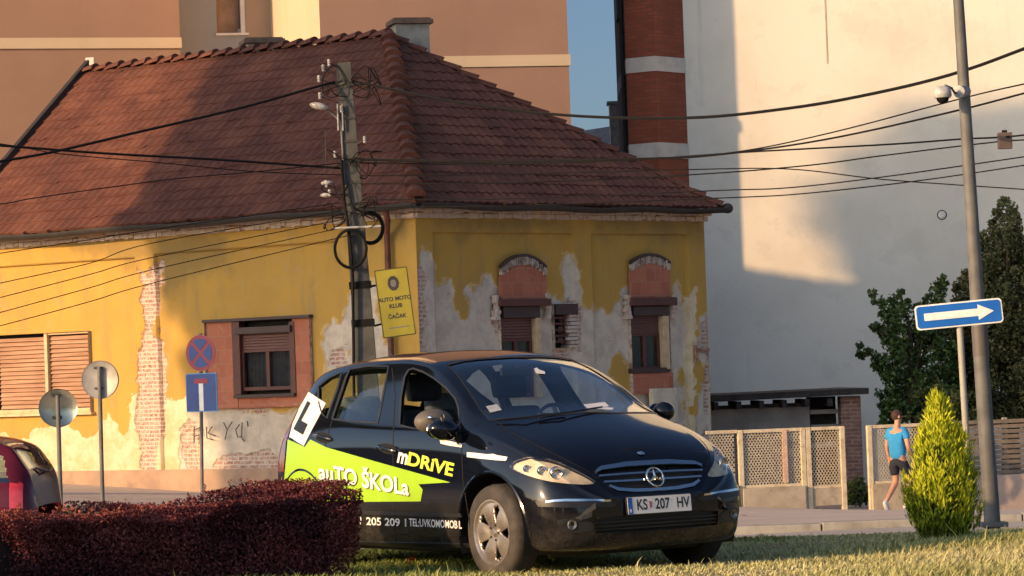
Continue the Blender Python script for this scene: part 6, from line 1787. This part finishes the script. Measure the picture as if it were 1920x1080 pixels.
for y_ in (.36, -.36):
    mb = MB(); mb.box((0, -.16, 0), (.09, .16, .22)); me = mb.mesh('headrest', M_SEATB, bevel=.045, smooth=True, ang=60); me.transform(Matrix.Translation((.27, y_, .46)) @ Matrix.Rotation(R(10), 4, 'Y')); cpart('headrest', me, rs_)
mb = MB(); mb.prism([(.98, .62), (1.75, .62), (1.72, .90), (1.45, 1.04), (1.16, 1.06), (1.0, .98)], -.70, .70); cpart('dashboard', mb.mesh('dashboard', M_DASH, bevel=.02, smooth=True))
mb = MB(); mb.box((1.2, -.74, .28), (3.6, .74, .34)); cpart('floor', mb.mesh('floor', M_DASH))
mb = MB(); Mx = Matrix.Translation((1.72, -.37, .98)) @ Matrix.Rotation(R(-62), 4, 'Y')
mb.tube([Mx @ Vector((.185*math.cos(t), .185*math.sin(t), 0)) for t in np.linspace(0, 2*math.pi, 33)], .014, 8, cap=False)
mb.tube([Mx @ Vector((-.18, 0, 0)), Mx @ Vector((.18, 0, 0))], .016, 6); mb.tube([Mx @ Vector((0, -.18, 0)), Mx @ Vector((0, 0, 0))], .016, 6); mb.tube([Mx @ Vector((0, 0, 0)), Mx @ Vector((0, 0, -.2))], .03, 6)
cpart('steering_wheel', mb.mesh('steering_wheel', M_TRIM, smooth=True))
mb = MB(); mb.box((1.72, -.12, 1.36), (1.745, .12, 1.42)); cpart('rear_view_mirror', mb.mesh('rear_view_mirror', M_TRIM, bevel=.01))
# small papers, a sticker and a painted mirror glint on the windscreen
def glass_quad(name, pts, mat, off):
    q_ = [chit(x, y, off)[0] for x, y in pts]; mb = MB(); mb.add(q_, [tuple(range(len(q_)))]); return cpart(name, mb.mesh(name, mat, fixn=False))
glass_quad('sticker_or_glint', [(1001, 692), (1006, 690), (1011, 694), (1021, 697), (1022, 702), (1005, 701)], M_DWH, .004)  # white patch painted for the highlight on the rear-view mirror
glass_quad('sticker_or_glint', [(911, 762), (932, 758), (941, 769), (919, 774)], pm('grey_sticker', rgb(.35, .38, .42), None, 30, .5), .002)
glass_quad('parking_paper', [(1093, 762), (1133, 757), (1141, 765), (1102, 770)], M_DWH, .014)
glass_quad('parking_paper', [(1102, 769), (1128, 767), (1150, 769), (1147, 773), (1120, 771)], M_DWH, .018)
for a_, m_, b_ in (((1010, 789), (1050, 783), (1128, 768)), ((930, 792), (985, 790), (1060, 778))):
    mb = MB(); mb.tube([chit(*a_, .02)[0], chit(*m_, .03)[0], chit(*b_, .02)[0]], .007, 6); cpart('wiper', mb.mesh('wiper', M_TRIM, smooth=True))
mb = MB(); h_ = chit(655, 683, 0)
a_ = Vector((3.35, 0, BV.ray_cast(Vector((3.35, .0, 3)), Vector((0, 0, -1)))[0].z)); mb.tube([a_, a_+Vector((.05, 0, .02)), a_+Vector((.12, 0, .10))], [.016, .01, .004], 6); cpart('aerial', mb.mesh('aerial', M_TRIM, smooth=True))
print('CAR OK')
# ---------------------------------------------------------------- red car behind the hedge (only its tail shows)
def red_car():
    D_ = 31.0
    p = P(90, 940, D_); g_ = gz(-4.6, 31)
    # frame: x runs forward (to the left in the photo), y away, z up; origin at the rear bumper
    yw = R(4); ex = Vector((-math.cos(yw), math.sin(yw), 0)); ey = Vector((-ex.y, ex.x, 0))*-1
    M_ = Matrix(((ex.x, -ey.x, 0, p.x+.02), (ex.y, -ey.y, 0, D_), (0, 0, 1, g_), (0, 0, 0, 1)))
    if M_.to_3x3().determinant() < 0: M_ = Matrix(((ex.x, ey.x, 0, p.x+.02), (ex.y, ey.y, 0, D_), (0, 0, 1, g_), (0, 0, 0, 1)))
    t = thing('car', 'dark red hatchback cut off by the left edge, parked beyond the hedge', 'car', M_)
    kx = [0, .05, .12, .25, .45, .7, 1.2, 1.8, 2.3, 2.7, 3.1, 3.5, 3.7, 3.78]
    tb = dict(wm=[.60, .70, .76, .80, .815, .82, .82, .82, .82, .815, .80, .76, .70, .60], zs=[.42, .30, .24, .21, .2, .2, .2, .2, .2, .2, .2, .22, .26, .34],
              zb=[.62, .80, .86, .88, .88, .88, .87, .86, .85, .83, .80, .74, .66, .58], wr=[.50, .56, .57, .55, .54, .54, .54, .53, .56, .66, .68, .62, .56, .50],
              zr=[.66, .94, 1.07, 1.23, 1.29, 1.31, 1.33, 1.30, 1.12, .90, .84, .77, .68, .60], zt=[.67, .97, 1.10, 1.265, 1.33, 1.36, 1.385, 1.35, 1.18, .95, .89, .80, .70, .62])
    X = np.unique(np.concatenate([np.arange(0, .3, .02), np.arange(.3, 3.7, .03), [3.7, 3.74, 3.78]])); T = {k: pchip(kx, v, X) for k, v in tb.items()}; g = []
    for i, x in enumerate(X):
        wm, zs, zb, wr, zr, zt = (T[k][i] for k in ('wm', 'zs', 'zb', 'wr', 'zr', 'zt')); gh = zr-zb
        key = [(0, zs), (wm-.1, zs), (wm-.02, zs+.06), (wm, zs+(zb-zs)*.5), (wm-.03, zb-.03), (wm-.05, zb+.01), (wm-.05+(wr-wm+.05)*.5, zb+gh*.55), (wr, zr)]+[(wr*f, zr+(zt-zr)*(1-f**2.3)) for f in (.85, .6, .3, 0)]
        n = len(key); tq = np.linspace(0, n-1, (n-1)*6+1); yy = pchip(range(n), [k[0] for k in key], tq); zz = pchip(range(n), [k[1] for k in key], tq)
        y2 = np.concatenate([yy, -yy[-2::-1]]); z2 = np.concatenate([zz, zz[-2::-1]]); g.append(np.stack([np.full_like(y2, x), y2, z2], 1))
    g = np.array(g); nr, nc = g.shape[:2]; V = g.reshape(-1, 3)
    F = [(i*nc+j, i*nc+j+1, (i+1)*nc+j+1, (i+1)*nc+j) for i in range(nr-1) for j in range(nc-1)]
    def cls(f):
        c = sum((Vector(V[k]) for k in f), Vector())/4; x, y, z = c; up_ = z-np.interp(x, X, T['zb']); s_ = abs(y)
        zr = np.interp(x, X, T['zr']); side = s_ > np.interp(x, X, T['wr'])-.02
        if side and up_ > .035 and z < zr-.055 and z > .90:
            if .22 < x < 1.02 and x > .22+(z-.9)*.35 and z < 1.16 or 1.10 < x < 1.95 or (2.03 < x < 2.62 and z < zr-.08): return 'g'
        if not side and s_ < np.interp(x, X, T['wr'])-.07 and ((.07 < x < .36 and z > .90) or (1.95 < x < 2.62 and z > .9)): return 'g'
        if s_ > .62 and .10 < x < .23 and .66 < z < .90: return 'l'
        for cx in (.62, 3.05):
            if (x-cx)**2+(z-.29)**2 < .33**2 and s_ > .5: return 'x'
        return 'b'
    groups = {}
    for f in F: groups.setdefault(cls(f), []).append(f)
    M_R = paint_mat('dark_red_car_paint', rgb(.085, .009, .022))
    M_R.node_tree.nodes['Principled BSDF'].inputs['Coat Weight'].default_value = .25; M_R.node_tree.nodes['Principled BSDF'].inputs['Specular IOR Level'].default_value = .15
    def mk(nm, fs, mat):
        mb = MB(); mb.v = [tuple(v) for v in V]; mb.f = fs; me = mb.mesh(nm, mat, smooth=True, ang=50); bm = bmesh.new(); bm.from_mesh(me); bmesh.ops.delete(bm, geom=[v for v in bm.verts if not v.link_faces], context='VERTS'); bm.to_mesh(me); bm.free(); cpart(nm, me, t)
    mk('body', groups['b'], M_R); mk('windows', groups['g'], glass_mat('red_car_glass', rgb(.55, .62, .55), (1.2, .10))); mk('tail_lights', groups.get('l', []), pm('red_tail_lens', rgb(.55, .03, .04), rgb(.45, .02, .03), 20, .15, coat=1))
    for s_ in (1, -1):
        for cx in (.62, 3.05):
            mb = MB(); mb.lathe([(.18, .08), (.22, .095), (.28, .085), (.295, .04), (.295, -.04), (.28, -.085), (.18, -.09)], 36, Matrix.Translation((cx, .72*s_, .29))); w_ = cpart('wheel', mb.mesh('wheel', M_RUB, smooth=True), t)
            mb = MB(); mb.lathe([(0, .05*s_), (.08, .06*s_), (.185, .08*s_)], 30, Matrix.Translation((cx, .72*s_, .29))); cpart('rim', mb.mesh('rim', M_RIM, smooth=True), w_)
    mb = MB(); mb.box((-.06, -.72, .36), (.05, .72, .58)); cpart('bumper', mb.mesh('bumper', M_R, bevel=.04, smooth=True), t)
    mb = MB(); mb.tube([(.04, -.35, 1.0), (.0, .0, .98), (.06, .3, 1.02)], .012, 6); cpart('rear_wiper', mb.mesh('rear_wiper', M_TRIM), t)
    mb = MB(); mb.box((.9, -.6, .4), (1.3, .6, .95)); cpart('rear_seat', mb.mesh('rear_seat', M_SEAT, bevel=.06), t)
    mb = MB(); mb.box((.6, -.66, .25), (3.0, .66, .32)); cpart('floor', mb.mesh('floor', M_DASH), t)
red_car()

# ---------------------------------------------------------------- the walking person
def skin_mesh(name, pts, edges, rad, mat, sub=2, root=0):
    me = bpy.data.meshes.new('tmp'); me.from_pydata(pts, edges, []); o = bpy.data.objects.new('tmp', me); COL.objects.link(o)
    o.modifiers.new('s', 'SKIN'); sv = me.skin_vertices[0].data
    for i, r in enumerate(rad): sv[i].radius = (r, r) if not isinstance(r, tuple) else r; sv[i].use_root = (i == root)
    m = o.modifiers.new('ss', 'SUBSURF'); m.levels = sub; m.render_levels = sub
    bpy.context.view_layer.update(); out = bpy.data.meshes.new_from_object(o.evaluated_get(bpy.context.evaluated_depsgraph_get())); out.name = name
    bpy.data.objects.remove(o); bpy.data.meshes.remove(me); out.materials.clear(); out.materials.append(mat)
    out.polygons.foreach_set('use_smooth', [True]*len(out.polygons)); return out
def person():
    D_ = 57.4; ft = P(1672, 945, D_); g_ = gz(ft.x, D_)
    sc_ = (P(1690, 770, D_).z-g_)/1.76
    # body frame: x right of the walker, y ahead (away from the viewer and a little right), z up
    hd = R(-38)
    M_ = Matrix.Translation((P(1683, 850, D_).x, D_, g_)) @ Matrix.Rotation(hd, 4, 'Z') @ Matrix.Scale(sc_, 4)
    t = thing('person', 'person in a bright blue T-shirt and dark shorts walking past the mesh fence', 'person', M_)
    S = pm('skin', rgb(.50, .27, .18), rgb(.44, .23, .15), 6, .6); SH = pm('blue_shirt_cloth', rgb(.03, .28, .60), rgb(.025, .24, .52), 5, .9, bump=.01, bscale=9); SO = pm('navy_shorts_cloth', rgb(.015, .017, .03), rgb(.02, .022, .035), 6, .9)
    HR = pm('dark_brown_hair', rgb(.05, .022, .018), rgb(.03, .014, .012), 14, .8); W_ = pm('white_shoe', rgb(.62, .60, .60), rgb(.4, .38, .42), 9, .6)
    pts, ed, rd = [], [], []
    def n_(p, r, par=None):
        pts.append(p); rd.append(r); i = len(pts)-1
        if par is not None: ed.append((par, i))
        return i
    pel = n_((0, 0, .96), (.135, .10)); wa = n_((0, .0, 1.10), (.125, .09), pel); ch = n_((0, .02, 1.30), (.15, .105), wa); ne = n_((0, .02, 1.46), (.07, .07), ch); nk = n_((0, .035, 1.53), .052, ne)
    h1 = n_((.0, .05, 1.59), (.062, .075), nk); h2 = n_((.0, .055, 1.67), (.075, .092), h1); h3 = n_((.0, .045, 1.735), (.055, .07), h2)
    for s_ in (1, -1):
        hip = n_((.085*s_, 0, .90), .088, pel)
        if s_ > 0: kn = n_((.10, .20, .52), .058, hip); cf = n_((.10, .14, .36), .054, kn); an = n_((.10, .06, .10), .036, cf); he = n_((.10, .03, .05), .034, an); to = n_((.11, .20, .035), .034, he)
        else: kn = n_((-.09, .06, .50), .058, hip); cf = n_((-.09, -.10, .36), .054, kn); an = n_((-.09, -.30, .17), .035, cf); he = n_((-.09, -.34, .12), .034, an); to = n_((-.09, -.24, .03), .032, he)
        sh = n_((.17*s_, .01, 1.40), .062, ch); el = n_((.235*s_, -.03*s_, 1.13), .042, sh); wr = n_((.25*s_, .12, .90), .028, el); hn = n_((.25*s_, .15, .83), (.034, .022), wr)
        hand = hn
        for k_, (dx, ln) in enumerate(((-.024, .075), (-.008, .085), (.009, .08), (.024, .065))):
            f1 = n_((.25*s_+dx*.2, .155+dx, .80), .011, hand); n_((.25*s_-.012*s_, .16+dx*1.1, .80-ln*.8), .009, f1)
        th = n_((.235*s_, .185, .82), .012, hand); n_((.225*s_, .20, .775), .010, th)
    body = cpart('body', skin_mesh('body', pts, ed, rd, S), t)
    # shirt, shorts
    p2 = [(0, 0, .86), (0, 0, 1.06), (0, .02, 1.30), (0, .02, 1.43), (.16, .012, 1.405), (.215, -.015, 1.24), (-.16, .012, 1.405), (-.215, .015, 1.24), (0, .02, 1.475)]
    cpart('shirt', skin_mesh('shirt', p2, [(0, 1), (1, 2), (2, 3), (2, 4), (4, 5), (2, 6), (6, 7), (3, 8)], [(.175, .135), (.16, .12), (.172, .122), (.12, .085), .076, .066, .076, .066, .062], SH), t)
    p3 = [(0, 0, .99), (.09, .0, .88), (.10, .14, .62), (-.09, .0, .88), (-.092, .04, .60), (0, 0, .92)]
    cpart('shorts', skin_mesh('shorts', p3, [(0, 5), (5, 1), (1, 2), (5, 3), (3, 4)], [(.15, .115), .112, .088, .112, .088, (.15, .115)], SO), t)
    # head details, face turned to the right
    hM = Matrix.Translation((0, .05, 1.66)) @ Matrix.Rotation(R(-40), 4, 'Z')
    mb = MB(); ball(mb, (0, -.018, .018), (.086, .102, .105), hM, 18, 12); mb.f = [f for f in mb.f if not (sum((hM.inverted() @ Vector(mb.v[k])).y for k in f)/len(f) > .045 and sum((hM.inverted() @ Vector(mb.v[k])).z for k in f)/len(f) < .055) and sum((hM.inverted() @ Vector(mb.v[k])).z for k in f)/len(f) > -.06]
    cpart('hair', mb.mesh('hair', HR, smooth=True, fixn=False), t)
    mb = MB(); mb.add([hM @ Vector(p) for p in ((-.014, .082, -.02), (.014, .082, -.02), (0, .112, -.016), (0, .086, .022))], [(0, 1, 2), (0, 2, 3), (1, 3, 2)]); cpart('nose', mb.mesh('nose', S, smooth=True), t)
    mb = MB(); [ball(mb, (x, .078, .012), (.013, .008, .008), hM, 8, 6) for x in (-.03, .03)]; cpart('eyes', mb.mesh('eyes', M_TRIM), t)
    mb = MB(); ball(mb, (0, .084, -.046), (.022, .008, .007), hM, 8, 6); cpart('mouth', mb.mesh('mouth', pm('lips', rgb(.35, .12, .10), None, 4, .5), smooth=True), t)
    mb = MB(); [ball(mb, (x, -.002, -.008), (.014, .022, .032), hM, 8, 6) for x in (-.082, .082)]; cpart('ears', mb.mesh('ears', S, smooth=True), t)
    for (x, y, z, a, b) in ((.105, .10, .045, 0, 0), (-.09, -.29, .075, 48, 0)):
        mb = MB(); Mx = Matrix.Translation((x, y, z)) @ Matrix.Rotation(R(-a), 4, 'X'); ball(mb, (0, 0, 0), (.047, .14, .048), Mx, 14, 8); ball(mb, (0, -.07, .03), (.044, .06, .05), Mx, 12, 8); cpart('shoe', mb.mesh('shoe', W_, smooth=True), t)
    # white glove-like wrist wrap on the right hand
    mb = MB(); mb.tube([(.245, .11, .93), (.25, .125, .90), (.25, .14, .86)], [.036, .036, .034], 10); cpart('wrist_wrap', mb.mesh('wrist_wrap', W_, smooth=True), t)
person()
# bare twiggy plant and small scraps on the lawn edge
M_REDP = pm('red_plastic', rgb(.40, .03, .03), rgb(.3, .02, .02), 8, .5)
q_ = P(777, 1058, 23.9); mb = MB(); ball(mb, (0, 0, .03), (.05, .035, .035), Matrix.Translation((q_.x, 23.6, gz(q_.x, 23.6)))); tag(mb.build('litter', M_REDP, None, Matrix(), smooth=True), 'small crumpled red litter lying in the grass beside the hedge end', 'litter')
# ---------------------------------------------------------------- unseen buildings added out of frame to block low sky glow in reflections
def block(x, y, w_, d_, h_, rot, mat, label):
    M_ = Matrix.Translation((x, y, -.5)) @ Matrix.Rotation(R(rot), 4, 'Z'); t = thing('unseen_block', label, 'building', M_)
    mb = MB(); mb.box((-w_/2, -d_/2, 0), (w_/2, d_/2, h_)); cpart('wall', mb.mesh('wall', mat), t)
    mb = MB(); mb.prism([(-w_/2-.5, h_), (w_/2+.5, h_), (w_/2-2, h_+1.6), (-w_/2+2, h_+1.6)], -d_/2-.4, d_/2+.4); cpart('roof', mb.mesh('roof', M_TILE), t)
    src = None
    for fl in range(int(h_//3)):
        for i in range(int(w_//3.2)):
            o_ = Vector((-w_/2+1.6+i*3.2, d_/2, 1.0+fl*3.0))
            if src is None:
                mb = MB(); mb.box((-.6, -.02, 0), (.6, .03, 1.4)); src = mb.mesh('window', M_WGLASSD)
            c_ = bpy.data.objects.new('window', src); COL.objects.link(c_); c_.parent = t; c_.matrix_basis = Matrix.Translation(o_)
M_WGLASSD = pm('dark_far_window', rgb(.03, .035, .04), None, 3, .1)
block(-52, -38, 46, 11, 9.5, -50, M_CREAMR, 'long cream building added out of view to block low sky glow')
block(-14, -62, 34, 11, 11, -12, M_BROWN, 'brown building added out of view to block low sky glow')
block(26, -60, 36, 11, 12, 14, M_GREYR, 'grey building added out of view to block low sky glow')
block(-74, 44, 50, 11, 9, -80, M_GREYR, 'grey building added out of view to darken the window reflections')
